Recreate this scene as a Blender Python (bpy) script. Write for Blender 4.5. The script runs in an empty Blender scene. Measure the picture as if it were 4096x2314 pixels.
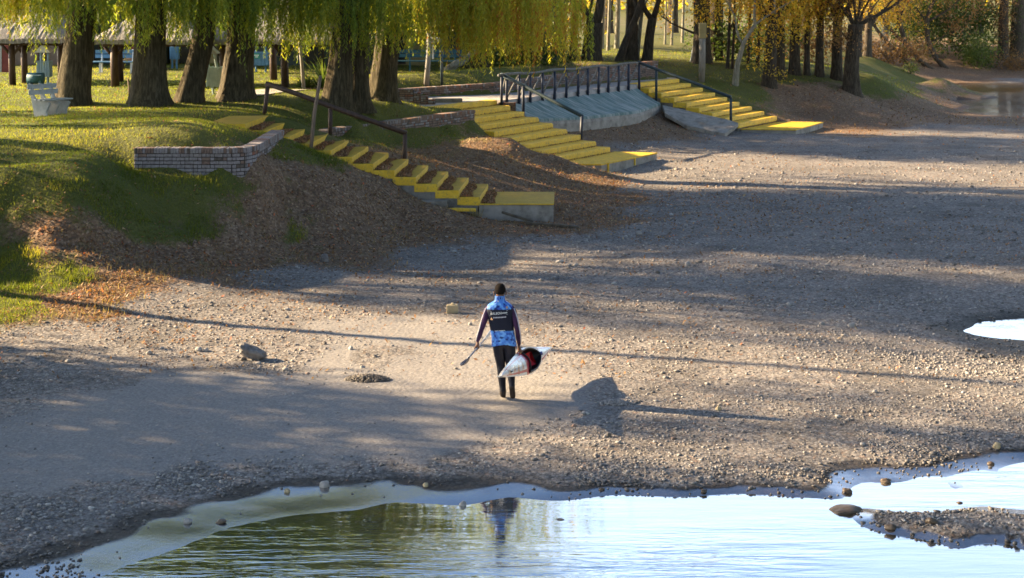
import bpy, bmesh, math, random
import numpy as np
from mathutils import Vector, Matrix, noise as mnoise

# ------------------------------------------------------------------ camera, sky, sun
S = bpy.context.scene
C = S.collection
FPX, HCAM, VH, KK = 1615.0, 6.4, 37.7, 1615.0 * 2.515
cam_d = bpy.data.cameras.new('camera')
cam = bpy.data.objects.new('camera', cam_d); C.objects.link(cam)
cam.location = (0, 0, HCAM); cam.rotation_euler = (math.radians(90), 0, 0)
cam_d.sensor_width = 36.0; cam_d.lens = 36.0 * FPX / 1024.0
cam_d.shift_y = -304.0 / 1024.0
cam_d.clip_end = 2000.0; cam_d.clip_start = 0.5
cam_d.dof.use_dof = True; cam_d.dof.focus_distance = 30.0; cam_d.dof.aperture_fstop = 9.0
S.camera = cam

SUN_EL, SUN_AZ = math.radians(22.0), math.radians(-73.0)      # azimuth from +Y towards +X
sdir = Vector((math.sin(SUN_AZ) * math.cos(SUN_EL), math.cos(SUN_AZ) * math.cos(SUN_EL), math.sin(SUN_EL)))
world = bpy.data.worlds.new('World'); S.world = world; world.use_nodes = True
wn = world.node_tree; bg = wn.nodes['Background']
sky = wn.nodes.new('ShaderNodeTexSky'); sky.sky_type = 'NISHITA'; sky.sun_disc = False
sky.sun_elevation = SUN_EL; sky.sun_rotation = SUN_AZ; sky.air_density = 1.0; sky.dust_density = 0.9; sky.ozone_density = 2.6
# bright haze low over the whole horizon, the same in every direction
tc = wn.nodes.new('ShaderNodeTexCoord'); sp_ = wn.nodes.new('ShaderNodeSeparateXYZ'); wn.links.new(tc.outputs['Generated'], sp_.inputs[0])
hz = wn.nodes.new('ShaderNodeMapRange'); hz.interpolation_type = 'SMOOTHSTEP'; hz.inputs[1].default_value = 0.27; hz.inputs[2].default_value = 0.46; hz.inputs[3].default_value = 3.2; hz.inputs[4].default_value = 1.0
wn.links.new(sp_.outputs[2], hz.inputs[0]); vm = wn.nodes.new('ShaderNodeVectorMath'); vm.operation = 'SCALE'
wn.links.new(sky.outputs[0], vm.inputs[0]); wn.links.new(hz.outputs[0], vm.inputs['Scale']); bw_ = wn.nodes.new('ShaderNodeRGBToBW'); wn.links.new(vm.outputs[0], bw_.inputs[0]); hm_ = wn.nodes.new('ShaderNodeMix'); hm_.data_type = 'RGBA'
hf = wn.nodes.new('ShaderNodeMapRange'); hf.inputs[1].default_value = 1.0; hf.inputs[2].default_value = 3.2; hf.inputs[3].default_value = 0.0; hf.inputs[4].default_value = 0.5
wn.links.new(hz.outputs[0], hf.inputs[0]); wn.links.new(hf.outputs[0], hm_.inputs[0]); wn.links.new(vm.outputs[0], hm_.inputs[6]); wn.links.new(bw_.outputs[0], hm_.inputs[7]); wn.links.new(hm_.outputs[2], bg.inputs[0]); bg.inputs[1].default_value = 0.05
sun_d = bpy.data.lights.new('sun', 'SUN'); sun_d.energy = 5.0; sun_d.angle = math.radians(0.65); sun_d.color = (1.0, 0.75, 0.45)
sun = bpy.data.objects.new('sun', sun_d); C.objects.link(sun)
sun.rotation_euler = sdir.to_track_quat('Z', 'Y').to_euler(); sun.location = (-30, 20, 30)
S.view_settings.view_transform = 'Standard'; S.view_settings.look = 'None'
S.view_settings.exposure = 2.42; S.view_settings.gamma = 1.0; S.view_settings.use_curve_mapping = False
S.render.engine = 'CYCLES'
S.cycles.max_bounces = 6; S.cycles.diffuse_bounces = 3; S.cycles.transmission_bounces = 4; S.cycles.transparent_max_bounces = 4
S.cycles.use_denoising = True; S.cycles.filter_width = 1.6; S.cycles.sample_clamp_indirect = 6.0
rng = np.random.default_rng(7); random.seed(7)

# ------------------------------------------------------------------ helpers
def P(u, v, z):
    y = KK * (HCAM - z) / (v + VH)
    return ((u / 2.515 - 512.0) / FPX * y, y, z)
def Pd(u, v, y):
    return ((u / 2.515 - 512.0) / FPX * y, y, HCAM - y * (v + VH) / KK)

def tag(o, label=None, cat=None, group=None, kind=None):
    if label: o['label'] = label
    if cat: o['category'] = cat
    if group: o['group'] = group
    if kind: o['kind'] = kind
    return o
def empty(name, loc, label, cat, group=None):
    o = bpy.data.objects.new(name, None); C.objects.link(o); o.location = loc; o.empty_display_size = 0.2
    return tag(o, label, cat, group)
def origin(o):
    p = Vector((0, 0, 0))
    while o is not None:
        p += Vector(o.location); o = o.parent
    return p
def link(name, me, parent=None):
    o = bpy.data.objects.new(name, me); C.objects.link(o)
    if parent is not None: o.parent = parent
    return o
def mk(name, V, F, mat, parent=None, smooth=False, attrs=None, world=True):
    """V (n,3) in world coordinates, F list of index tuples or int array (m,k)."""
    V = np.asarray(V, dtype=np.float64).reshape(-1, 3)
    if parent is not None and world: V = V - np.array(origin(parent))
    me = bpy.data.meshes.new(name)
    if isinstance(F, np.ndarray):
        m, k = F.shape
        me.vertices.add(len(V)); me.loops.add(m * k); me.polygons.add(m)
        me.vertices.foreach_set('co', V.astype(np.float32).ravel())
        me.loops.foreach_set('vertex_index', F.astype(np.int32).ravel())
        me.polygons.foreach_set('loop_start', np.arange(0, m * k, k, dtype=np.int32))
        me.update(calc_edges=True)
    else:
        me.from_pydata([tuple(p) for p in V], [], F); me.update()
    if smooth: me.polygons.foreach_set('use_smooth', np.ones(len(me.polygons), dtype=bool))
    for a, val in (attrs or {}).items():
        at = me.attributes.new(a, 'FLOAT', 'POINT'); at.data.foreach_set('value', np.asarray(val, dtype=np.float32))
    for mm in (mat if isinstance(mat, (list, tuple)) else [mat]):
        if mm: me.materials.append(mm)
    return link(name, me, parent)
class MB:
    """collects simple shapes into one mesh"""
    def __init__(s): s.V = []; s.F = []
    def add(s, V, F):
        n = len(s.V); s.V += [tuple(p) for p in V]; s.F += [tuple(i + n for i in f) for f in F]; return s
    def box(s, c, h, rz=0.0, M=None, taper=1.0):
        c = Vector(c); R = M if M else Matrix.Rotation(rz, 3, 'Z')
        V = [c + R @ Vector((sx * h[0] * (taper if sz > 0 else 1), sy * h[1] * (taper if sz > 0 else 1), sz * h[2])) for sz in (-1, 1) for sx, sy in ((-1, -1), (1, -1), (1, 1), (-1, 1))]
        return s.add(V, [(3, 2, 1, 0), (4, 5, 6, 7), (0, 1, 5, 4), (1, 2, 6, 5), (2, 3, 7, 6), (3, 0, 4, 7)])
    def tube(s, pts, r, n=10, cap=True, wob=0.0):
        pts = [Vector(p) for p in pts]
        if not hasattr(r, '__len__'): r = [r] * len(pts)
        V = []; up = None
        for i, p in enumerate(pts):
            t = (pts[min(i + 1, len(pts) - 1)] - pts[max(i - 1, 0)]).normalized()
            a = t.cross(Vector((0, 0, 1)) if abs(t.z) < 0.95 else Vector((1, 0, 0))).normalized() if up is None else (up - t * up.dot(t)).normalized()
            up = a; b = t.cross(a)
            for k in range(n):
                an = 2 * math.pi * k / n; q = r[i] * (1 + wob * (random.random() - .5))
                V.append(p + a * math.cos(an) * q + b * math.sin(an) * q)
        F = [(i * n + k, i * n + (k + 1) % n, (i + 1) * n + (k + 1) % n, (i + 1) * n + k) for i in range(len(pts) - 1) for k in range(n)]
        if cap: F += [tuple(range(n - 1, -1, -1)), tuple(range((len(pts) - 1) * n, len(pts) * n))]
        return s.add(V, F)
    def build(s, name, mat, parent=None, smooth=False, bevel=0.0, world=True):
        o = mk(name, s.V, s.F, mat, parent, smooth, world=world)
        if bevel:
            bm = bmesh.new(); bm.from_mesh(o.data)
            bmesh.ops.bevel(bm, geom=[e for e in bm.edges if e.calc_face_angle(0) > 0.5], offset=bevel, segments=2, affect='EDGES', profile=0.6)
            bm.to_mesh(o.data); bm.free()
        return o

def vnoise(x, y, seed=0):
    """value noise on arrays, about -1..1"""
    x = np.asarray(x, float); y = np.asarray(y, float)
    xi = np.floor(x).astype(np.int64); yi = np.floor(y).astype(np.int64); fx = x - xi; fy = y - yi
    fx = fx * fx * (3 - 2 * fx); fy = fy * fy * (3 - 2 * fy)
    def h(a, b):
        n = (a * 374761393 + b * 668265263 + seed * 1442695041) & 0xffffffff
        n = ((n ^ (n >> 13)) * 1274126177) & 0xffffffff
        return ((n ^ (n >> 16)) & 0xffff) / 32767.5 - 1.0
    return (h(xi, yi) * (1 - fx) + h(xi + 1, yi) * fx) * (1 - fy) + (h(xi, yi + 1) * (1 - fx) + h(xi + 1, yi + 1) * fx) * fy

# ------------------------------------------------------------------ materials
def newmat(name, rough=0.8, spec=0.3):
    m = bpy.data.materials.new(name); m.use_nodes = True; nt = m.node_tree
    b = nt.nodes['Principled BSDF']; b.inputs['Roughness'].default_value = rough; b.inputs['Specular IOR Level'].default_value = spec
    return m, nt, b
def node(nt, t, **kw):
    n = nt.nodes.new(t)
    for k, v in kw.items():
        if k.startswith('_'): setattr(n, k[1:], v)
        else:
            key = int(k[1:]) if k[0] == 'i' and k[1:].isdigit() else k
            s = n.inputs[key]
            if hasattr(v, 'is_output') : nt.links.new(v, s)
            else: s.default_value = v
    return n
def ramp(nt, fac, stops, interp='LINEAR'):
    r = nt.nodes.new('ShaderNodeValToRGB'); nt.links.new(fac, r.inputs[0]); r.color_ramp.interpolation = interp
    e = r.color_ramp.elements
    while len(e) < len(stops): e.new(0.5)
    for i, (p, c) in enumerate(stops): e[i].position = p; e[i].color = (c[0], c[1], c[2], 1)
    return r.outputs[0]
def mixc(nt, fac, a, b, mode='MIX'):
    m = nt.nodes.new('ShaderNodeMix'); m.data_type = 'RGBA'; m.blend_type = mode
    for s, v in ((m.inputs[0], fac), (m.inputs[6], a), (m.inputs[7], b)):
        if hasattr(v, 'is_output'): nt.links.new(v, s)
        else: s.default_value = v if not isinstance(v, tuple) else (v[0], v[1], v[2], 1)
    return m.outputs[2]
def math_(nt, op, a, b=0.0, clamp=False):
    m = nt.nodes.new('ShaderNodeMath'); m.operation = op; m.use_clamp = clamp
    for s, v in ((m.inputs[0], a), (m.inputs[1], b)):
        if hasattr(v, 'is_output'): nt.links.new(v, s)
        else: s.default_value = v
    return m.outputs[0]
def pos(nt, scale=(1, 1, 1), obj=False):
    src = nt.nodes.new('ShaderNodeTexCoord').outputs['Object'] if obj else nt.nodes.new('ShaderNodeNewGeometry').outputs['Position']
    mp = nt.nodes.new('ShaderNodeMapping'); mp.inputs['Scale'].default_value = scale; nt.links.new(src, mp.inputs[0])
    return mp.outputs[0]
def bump(nt, b, h, strength=0.5, dist=0.02):
    n = nt.nodes.new('ShaderNodeBump'); n.inputs['Strength'].default_value = strength; n.inputs['Distance'].default_value = dist
    nt.links.new(h, n.inputs['Height']); nt.links.new(n.outputs[0], b.inputs['Normal'])
def mat_noise(name, c1, c2, scale=8.0, rough=0.8, bmp=0.3, dist=0.01, stretch=(1, 1, 1), c3=None, spec=0.3, obj=False):
    m, nt, b = newmat(name, rough, spec)
    p = pos(nt, stretch, obj)
    n = node(nt, 'ShaderNodeTexNoise', Vector=p, Scale=scale, Detail=6.0, Roughness=0.65)
    st = [(0.3, c1), (0.7, c2)] if c3 is None else [(0.3, c1), (0.52, c2), (0.75, c3)]
    col = ramp(nt, n.outputs[0], st)
    nt.links.new(col, b.inputs['Base Color'])
    n2 = node(nt, 'ShaderNodeTexNoise', Vector=p, Scale=scale * 4, Detail=4.0)
    if bmp: bump(nt, b, n2.outputs[0], bmp, dist)
    return m
def mat_leaf(name, stops, trans=0.45, rough=0.55):
    m, nt, b = newmat(name, rough, 0.35)
    a = nt.nodes.new('ShaderNodeAttribute'); a.attribute_name = 'tint'
    col = ramp(nt, a.outputs['Fac'], stops); nt.links.new(col, b.inputs['Base Color'])
    t = nt.nodes.new('ShaderNodeBsdfTranslucent'); nt.links.new(mixc(nt, 1.0, col, (2.3, 2.25, 1.2), 'MULTIPLY'), t.inputs[0])
    mx = nt.nodes.new('ShaderNodeMixShader'); mx.inputs[0].default_value = trans
    nt.links.new(b.outputs[0], mx.inputs[1]); nt.links.new(t.outputs[0], mx.inputs[2])
    nt.links.new(mx.outputs[0], nt.nodes['Material Output'].inputs[0])
    return m
def mat_bark(name, c1, c2, c3, sc=1.0):
    m, nt, b = newmat(name, 0.95, 0.15)
    p = pos(nt, (1, 1, 0.16))
    n = node(nt, 'ShaderNodeTexNoise', Vector=p, Scale=16.0 * sc, Detail=8.0, Roughness=0.7, Distortion=0.4)
    n3 = node(nt, 'ShaderNodeTexNoise', Vector=pos(nt), Scale=1.3, Detail=3.0)
    col = ramp(nt, n.outputs[0], [(0.34, c1), (0.5, c2), (0.66, c3)])
    col = mixc(nt, math_(nt, 'MULTIPLY', n3.outputs[0], 0.5), col, (c2[0] * 0.8, c2[1] * 1.05, c2[2] * 0.7))
    nt.links.new(col, b.inputs['Base Color']); bump(nt, b, n.outputs[0], 0.9, 0.06)
    return m

M = {}
M['bark'] = mat_bark('willow_bark', (0.022, 0.016, 0.011), (0.068, 0.052, 0.034), (0.15, 0.12, 0.08))
M['bark_dark'] = mat_bark('dark_bark', (0.02, 0.014, 0.011), (0.06, 0.045, 0.035), (0.13, 0.10, 0.075))
M['bark_pale'] = mat_bark('pale_bark', (0.09, 0.075, 0.06), (0.21, 0.18, 0.145), (0.36, 0.32, 0.26))
M['twig'] = mat_noise('twig_bark', (0.07, 0.05, 0.035), (0.16, 0.12, 0.085), 20)
G1, G2, Y1, Y2, O1, B1 = (0.05, 0.09, 0.014), (0.12, 0.17, 0.022), (0.34, 0.30, 0.03), (0.44, 0.30, 0.035), (0.30, 0.11, 0.02), (0.14, 0.06, 0.025)
M['leaf_willow'] = mat_leaf('willow_leaves', [(0.0, G1), (0.35, G2), (0.6, (0.22, 0.235, 0.025)), (0.85, Y1), (0.96, Y2), (1.0, O1)])
M['leaf_yellow'] = mat_leaf('autumn_leaves', [(0.0, (0.08, 0.10, 0.016)), (0.3, (0.22, 0.19, 0.024)), (0.6, (0.42, 0.29, 0.035)), (0.88, (0.48, 0.27, 0.035)), (1.0, (0.36, 0.13, 0.035))])
M['leaf_rust'] = mat_leaf('rusty_leaves', [(0.0, (0.10, 0.06, 0.03)), (0.4, (0.18, 0.10, 0.045)), (0.8, (0.26, 0.13, 0.05)), (1.0, (0.20, 0.17, 0.04))])
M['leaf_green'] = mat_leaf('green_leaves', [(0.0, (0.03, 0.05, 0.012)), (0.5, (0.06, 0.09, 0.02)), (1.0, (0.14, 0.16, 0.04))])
M['grass'] = mat_leaf('grass_blades', [(0.0, (0.055, 0.078, 0.010)), (0.45, (0.125, 0.145, 0.017)), (0.85, (0.25, 0.225, 0.033)), (1.0, (0.36, 0.28, 0.08))], 0.5, 0.6)
M['dry_grass'] = mat_leaf('dry_grass', [(0.0, (0.12, 0.10, 0.04)), (1.0, (0.32, 0.25, 0.14))], 0.3, 0.7)
M['litter'] = mat_leaf('fallen_leaf', [(0.0, (0.09, 0.045, 0.025)), (0.4, (0.19, 0.095, 0.045)), (0.75, (0.30, 0.15, 0.06)), (0.92, (0.42, 0.30, 0.17)), (1.0, (0.50, 0.12, 0.05))], 0.2, 0.6)
def mat_yellow(worn_shaded=0):
    m, nt, b = newmat('worn_shaded_yellow_paint' if worn_shaded else 'yellow_paint', 0.6, 0.3)
    p = pos(nt)
    n = node(nt, 'ShaderNodeTexNoise', Vector=p, Scale=3.0, Detail=8.0, Roughness=0.7)
    col = ramp(nt, n.outputs[0], [(0.3, (0.66, 0.39, 0.026)), (0.55, (0.80, 0.50, 0.038)), (0.8, (0.82, 0.56, 0.08))])
    n2 = node(nt, 'ShaderNodeTexNoise', Vector=p, Scale=9.0, Detail=9.0, Roughness=0.75)
    w = ramp(nt, n2.outputs[0], [(0.50, (0, 0, 0)), (0.66, (1, 1, 1))])
    col = mixc(nt, math_(nt, 'MULTIPLY', w, 0.7), col, (0.26, 0.18, 0.09))
    n4 = node(nt, 'ShaderNodeTexNoise', Vector=p, Scale=34.0, Detail=3.0, Roughness=0.6)
    sp = ramp(nt, n4.outputs[0], [(0.64, (0, 0, 0)), (0.68, (1, 1, 1))])
    col = mixc(nt, math_(nt, 'MULTIPLY', sp, 0.75), col, (0.15, 0.10, 0.05))
    if worn_shaded:      # grimy tops, darkened further to paint in the tread-to-riser light contrast
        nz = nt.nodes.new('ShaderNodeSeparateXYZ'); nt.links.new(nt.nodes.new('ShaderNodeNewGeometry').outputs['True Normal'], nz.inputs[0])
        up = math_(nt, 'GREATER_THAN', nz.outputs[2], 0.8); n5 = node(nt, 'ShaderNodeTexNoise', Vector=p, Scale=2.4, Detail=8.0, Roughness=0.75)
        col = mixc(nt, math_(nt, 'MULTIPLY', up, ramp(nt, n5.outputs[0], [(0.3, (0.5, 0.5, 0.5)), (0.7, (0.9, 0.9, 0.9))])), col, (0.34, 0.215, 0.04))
    nt.links.new(col, b.inputs['Base Color'])
    n3 = node(nt, 'ShaderNodeTexNoise', Vector=p, Scale=40.0, Detail=4.0); bump(nt, b, n3.outputs[0], 0.4, 0.008)
    return m
M['yellow'] = mat_yellow()
M['yellow_worn_shaded'] = mat_yellow(1)
M['concrete'] = mat_noise('rough_concrete', (0.16, 0.14, 0.12), (0.30, 0.27, 0.235), 3.0, 0.9, 0.5, 0.015, c3=(0.40, 0.36, 0.31))
M['concrete_dark'] = mat_noise('weathered_concrete', (0.08, 0.072, 0.062), (0.20, 0.18, 0.15), 4.0, 0.9, 0.5, 0.02, c3=(0.28, 0.25, 0.21))
M['paving'] = mat_noise('paving', (0.22, 0.20, 0.19), (0.36, 0.33, 0.31), 2.2, 0.85, 0.3, 0.01, c3=(0.42, 0.39, 0.36))
M['mortar'] = mat_noise('mortar', (0.035, 0.03, 0.028), (0.085, 0.075, 0.068), 12, 0.95)
M['brick_pale'] = mat_noise('washed_brick', (0.17, 0.15, 0.15), (0.27, 0.245, 0.245), 14, 0.9, 0.6, 0.01, c3=(0.35, 0.325, 0.325))
M['brick_brown'] = mat_noise('brown_brick', (0.14, 0.095, 0.075), (0.26, 0.185, 0.15), 14, 0.9, 0.6, 0.01)
M['brick_red'] = mat_noise('red_brick', (0.20, 0.085, 0.055), (0.30, 0.14, 0.095), 14, 0.9, 0.6, 0.01)
M['brick_dark'] = mat_noise('mossy_brick', (0.07, 0.06, 0.05), (0.16, 0.13, 0.11), 14, 0.9, 0.6, 0.01)
M['rail_brown'] = mat_noise('brown_log', (0.035, 0.02, 0.014), (0.085, 0.05, 0.034), 9, 0.6, 0.4, 0.01, (1, 1, 0.3))
M['rail_blue'] = mat_noise('dark_blue_paint', (0.014, 0.018, 0.035), (0.035, 0.045, 0.075), 6, 0.5, 0.2, 0.005)
M['rail_grey'] = mat_noise('weathered_log', (0.08, 0.08, 0.075), (0.20, 0.19, 0.17), 8, 0.8, 0.4, 0.01)
M['rail_teal'] = mat_noise('dark_teal_paint', (0.018, 0.032, 0.04), (0.04, 0.062, 0.07), 6, 0.5, 0.2, 0.005)
M['wood_post'] = mat_noise('bare_wood', (0.09, 0.065, 0.045), (0.21, 0.155, 0.115), 10, 0.85, 0.4, 0.01, (1, 1, 0.2))
M['wood_grey'] = mat_noise('grey_wood', (0.13, 0.12, 0.10), (0.27, 0.25, 0.21), 10, 0.85, 0.4, 0.01, (1, 1, 0.2))
M['wood_wet'] = mat_noise('dark_plank', (0.05, 0.038, 0.027), (0.15, 0.12, 0.085), 7, 0.8, 0.4, 0.01)
M['thatch'] = mat_noise('thatch', (0.13, 0.12, 0.11), (0.28, 0.265, 0.25), 7, 0.95, 1.0, 0.05, (3, 0.7, 0.7), c3=(0.38, 0.36, 0.34))
M['bluewood'] = mat_noise('pale_blue_wood', (0.19, 0.27, 0.35), (0.30, 0.40, 0.48), 6, 0.7, 0.3, 0.005)
M['bluewood2'] = mat_noise('blue_wood', (0.07, 0.17, 0.30), (0.13, 0.26, 0.41), 6, 0.7, 0.3, 0.005)
M['greenwood'] = mat_noise('pale_green_wood', (0.25, 0.33, 0.30), (0.37, 0.45, 0.41), 6, 0.7, 0.3, 0.005)
M['teal'] = mat_noise('teal_paint', (0.02, 0.075, 0.10), (0.05, 0.13, 0.16), 6, 0.6, 0.3, 0.005)
M['whitewash'] = mat_noise('white_paint', (0.27, 0.28, 0.26), (0.40, 0.41, 0.385), 5, 0.8, 0.3, 0.005)
M['roofwhite'] = mat_noise('pale_roof_paint', (0.50, 0.50, 0.50), (0.66, 0.66, 0.66), 5, 0.7, 0.2, 0.005)
M['ochre'] = mat_noise('ochre_plaster', (0.22, 0.17, 0.075), (0.34, 0.27, 0.12), 2, 0.9, 0.2, 0.01)
M['brownwall'] = mat_noise('brown_plaster', (0.11, 0.08, 0.06), (0.20, 0.15, 0.11), 2, 0.9, 0.2, 0.01)
M['darkgreen'] = mat_noise('dark_green_wall', (0.035, 0.05, 0.045), (0.07, 0.085, 0.075), 2, 0.9, 0.2, 0.01)
M['glass'] = mat_noise('dark_glass', (0.012, 0.014, 0.018), (0.03, 0.034, 0.04), 2, 0.15, 0)
M['signgreen'] = mat_noise('green_sign', (0.03, 0.24, 0.17), (0.05, 0.30, 0.22), 5, 0.5, 0)
M['white'] = mat_noise('white_print', (0.72, 0.72, 0.70), (0.82, 0.82, 0.80), 5, 0.5, 0)
M['redboard'] = mat_noise('dark_red_paint', (0.13, 0.03, 0.025), (0.21, 0.05, 0.04), 5, 0.7, 0.2, 0.005)
M['stone'] = mat_noise('river_stone', (0.22, 0.20, 0.185), (0.34, 0.315, 0.29), 6, 0.85, 0.5, 0.02, c3=(0.45, 0.42, 0.39), obj=True)
M['rock_grey'] = mat_noise('weathered_rock', (.10, .09, .085), (.19, .175, .165), 9, .9, .7, .03, c3=(.27, .25, .235), obj=True)
M['stone_pale'] = mat_noise('pale_stone', (0.27, 0.25, 0.23), (0.41, 0.385, 0.355), 8, 0.85, 0.4, 0.01, obj=True)
M['stone_yellow'] = mat_noise('tan_stone', (0.34, 0.27, 0.16), (0.50, 0.41, 0.26), 8, 0.85, 0.5, 0.015, obj=True)
M['stone_dark'] = mat_noise('dark_stone', (0.075, 0.065, 0.058), (0.16, 0.14, 0.12), 8, 0.7, 0.5, 0.015, obj=True)
M['stone_wet'] = mat_noise('wet_stone', (0.06, 0.045, 0.032), (0.15, 0.11, 0.075), 7, 0.4, 0.5, 0.015, obj=True)
def mat_slab():
    m, nt, b = newmat('blue_green_paint', 0.8, 0.25)
    p = pos(nt)
    # streaks run down the slope (direction of descent)
    mp = nt.nodes.new('ShaderNodeMapping'); mp.inputs['Rotation'].default_value = (0, 0, math.radians(31.3)); nt.links.new(p, mp.inputs[0])
    mp2 = nt.nodes.new('ShaderNodeMapping'); mp2.inputs['Scale'].default_value = (0.35, 2.6, 0.3); nt.links.new(mp.outputs[0], mp2.inputs[0])
    n = node(nt, 'ShaderNodeTexNoise', Vector=mp2.outputs[0], Scale=2.2, Detail=7.0, Roughness=0.7)
    w = ramp(nt, n.outputs[0], [(0.44, (0, 0, 0)), (0.60, (1, 1, 1))])
    n2 = node(nt, 'ShaderNodeTexNoise', Vector=p, Scale=1.6, Detail=5.0)
    base = ramp(nt, n2.outputs[0], [(0.3, (0.085, 0.15, 0.145)), (0.7, (0.14, 0.215, 0.205))])
    nt.links.new(mixc(nt, math_(nt, 'MULTIPLY', w, 0.8), base, (0.40, 0.41, 0.385)), b.inputs['Base Color'])
    n3 = node(nt, 'ShaderNodeTexNoise', Vector=p, Scale=30.0, Detail=4.0); bump(nt, b, n3.outputs[0], 0.4, 0.01)
    return m
M['slab'] = mat_slab()

def mat_ground():
    m, nt, b = newmat('ground', 0.9, 0.25)
    p = pos(nt)
    def attr(a):
        n = nt.nodes.new('ShaderNodeAttribute'); n.attribute_name = a; return n.outputs['Fac']
    big = node(nt, 'ShaderNodeTexNoise', Vector=p, Scale=0.55, Detail=5.0, Roughness=0.6).outputs[0]
    fine = node(nt, 'ShaderNodeTexNoise', Vector=p, Scale=14.0, Detail=6.0, Roughness=0.7).outputs[0]
    v1 = node(nt, 'ShaderNodeTexVoronoi', Vector=p, Scale=13.0, Randomness=1.0)
    v2 = node(nt, 'ShaderNodeTexVoronoi', Vector=p, Scale=31.0, Randomness=1.0)
    def pebble(v):
        bw = nt.nodes.new('ShaderNodeSeparateColor'); nt.links.new(v.outputs['Color'], bw.inputs[0])
        c = ramp(nt, bw.outputs[0], [(0.0, (0.14, 0.133, 0.13)), (0.35, (0.22, 0.208, 0.20)), (0.7, (0.285, 0.268, 0.252)), (0.9, (0.36, 0.34, 0.32)), (1.0, (0.26, 0.18, 0.14))])
        e = ramp(nt, v.outputs['Distance'], [(0.35, (1, 1, 1)), (0.75, (0.5, 0.47, 0.45))])
        return mixc(nt, 1.0, c, e, 'MULTIPLY')
    grav = mixc(nt, ramp(nt, fine, [(0.42, (0, 0, 0)), (0.58, (1, 1, 1))]), pebble(v1), pebble(v2))
    grav = mixc(nt, 1.0, grav, ramp(nt, big, [(0.32, (0.66, 0.65, 0.64)), (0.5, (0.98, 0.97, 0.96)), (0.7, (1.15, 1.12, 1.09))]), 'MULTIPLY')
    sand = ramp(nt, fine, [(0.25, (0.185, 0.172, 0.162)), (0.5, (0.245, 0.23, 0.218)), (0.8, (0.30, 0.285, 0.27))])
    sand = mixc(nt, 0.3, sand, pebble(v2))
    gr = node(nt, 'ShaderNodeTexNoise', Vector=p, Scale=24.0, Detail=7.0, Roughness=0.75).outputs[0]
    gcol = ramp(nt, gr, [(0.25, (0.03, 0.038, 0.009)), (0.5, (0.076, 0.086, 0.016)), (0.78, (0.16, 0.148, 0.035))])
    gcol = mixc(nt, ramp(nt, big, [(0.38, (0, 0, 0)), (0.72, (0.6, 0.6, 0.6))]), gcol, (0.12, 0.11, 0.04))
    v3 = node(nt, 'ShaderNodeTexVoronoi', Vector=p, Scale=21.0, Randomness=1.0)
    sc = nt.nodes.new('ShaderNodeSeparateColor'); nt.links.new(v3.outputs['Color'], sc.inputs[0])
    lcol = ramp(nt, sc.outputs[0], [(0.0, (0.10, 0.066, 0.045)), (0.4, (0.16, 0.10, 0.064)), (0.8, (0.22, 0.14, 0.085)), (1.0, (0.31, 0.22, 0.15))])
    lcol = mixc(nt, ramp(nt, gr, [(0.5, (0, 0, 0)), (0.75, (0.6, 0.6, 0.6))]), lcol, (0.10, 0.095, 0.04))
    def edge(a, w=0.5):
        s = math_(nt, 'ADD', attr(a), math_(nt, 'MULTIPLY', math_(nt, 'SUBTRACT', gr, 0.5), w))
        return ramp(nt, s, [(0.36, (0, 0, 0)), (0.64, (1, 1, 1))])
    col = mixc(nt, edge('sand'), grav, sand)
    rough_n = node(nt, 'ShaderNodeTexNoise', Vector=p, Scale=1.6, Detail=7.0, Roughness=0.72).outputs[0]
    def edge2(a, w, w2):
        s = math_(nt, 'ADD', attr(a), math_(nt, 'ADD', math_(nt, 'MULTIPLY', math_(nt, 'SUBTRACT', gr, 0.5), w), math_(nt, 'MULTIPLY', math_(nt, 'SUBTRACT', rough_n, 0.5), w2)))
        return ramp(nt, s, [(0.3, (0, 0, 0)), (0.7, (1, 1, 1))])
    veg = mixc(nt, edge2('grassf', 1.2, 2.2), lcol, gcol)
    col = mixc(nt, edge2('veg', 1.0, 0.9), col, veg)
    wet = edge('wet', 0.25)
    col = mixc(nt, wet, col, mixc(nt, 1.0, col, (0.30, 0.28, 0.26), 'MULTIPLY'))
    nt.links.new(col, b.inputs['Base Color'])
    mud = edge('mud', 0.35)
    r1 = math_(nt, 'SUBTRACT', 0.92, math_(nt, 'MULTIPLY', wet, 0.35))
    r2 = math_(nt, 'SUBTRACT', r1, math_(nt, 'MULTIPLY', mud, 0.50), True)
    nt.links.new(r2, b.inputs['Roughness'])
    sp = math_(nt, 'ADD', 0.2, math_(nt, 'MULTIPLY', mud, 0.8)); nt.links.new(sp, b.inputs['Specular IOR Level'])
    h = math_(nt, 'ADD', math_(nt, 'MULTIPLY', math_(nt, 'SUBTRACT', 1.0, v1.outputs['Distance']), 0.6), math_(nt, 'MULTIPLY', gr, 0.7))
    h = math_(nt, 'MULTIPLY', h, math_(nt, 'SUBTRACT', 1.0, math_(nt, 'MULTIPLY', mud, 0.93)))
    h = math_(nt, 'MULTIPLY', h, math_(nt, 'SUBTRACT', 1.0, math_(nt, 'MULTIPLY', attr('sand'), 0.55)))
    bump(nt, b, h, 0.8, 0.035)
    g = nt.nodes.new('ShaderNodeBsdfGlossy'); g.inputs['Roughness'].default_value = 0.16; g.inputs['Color'].default_value = (0.9, 0.93, 1, 1)
    mx = nt.nodes.new('ShaderNodeMixShader'); nt.links.new(math_(nt, 'MULTIPLY', mud, 0.30), mx.inputs[0]); nt.links.new(b.outputs[0], mx.inputs[1]); nt.links.new(g.outputs[0], mx.inputs[2]); nt.links.new(mx.outputs[0], nt.nodes['Material Output'].inputs[0])
    return m
M['ground'] = mat_ground()
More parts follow.
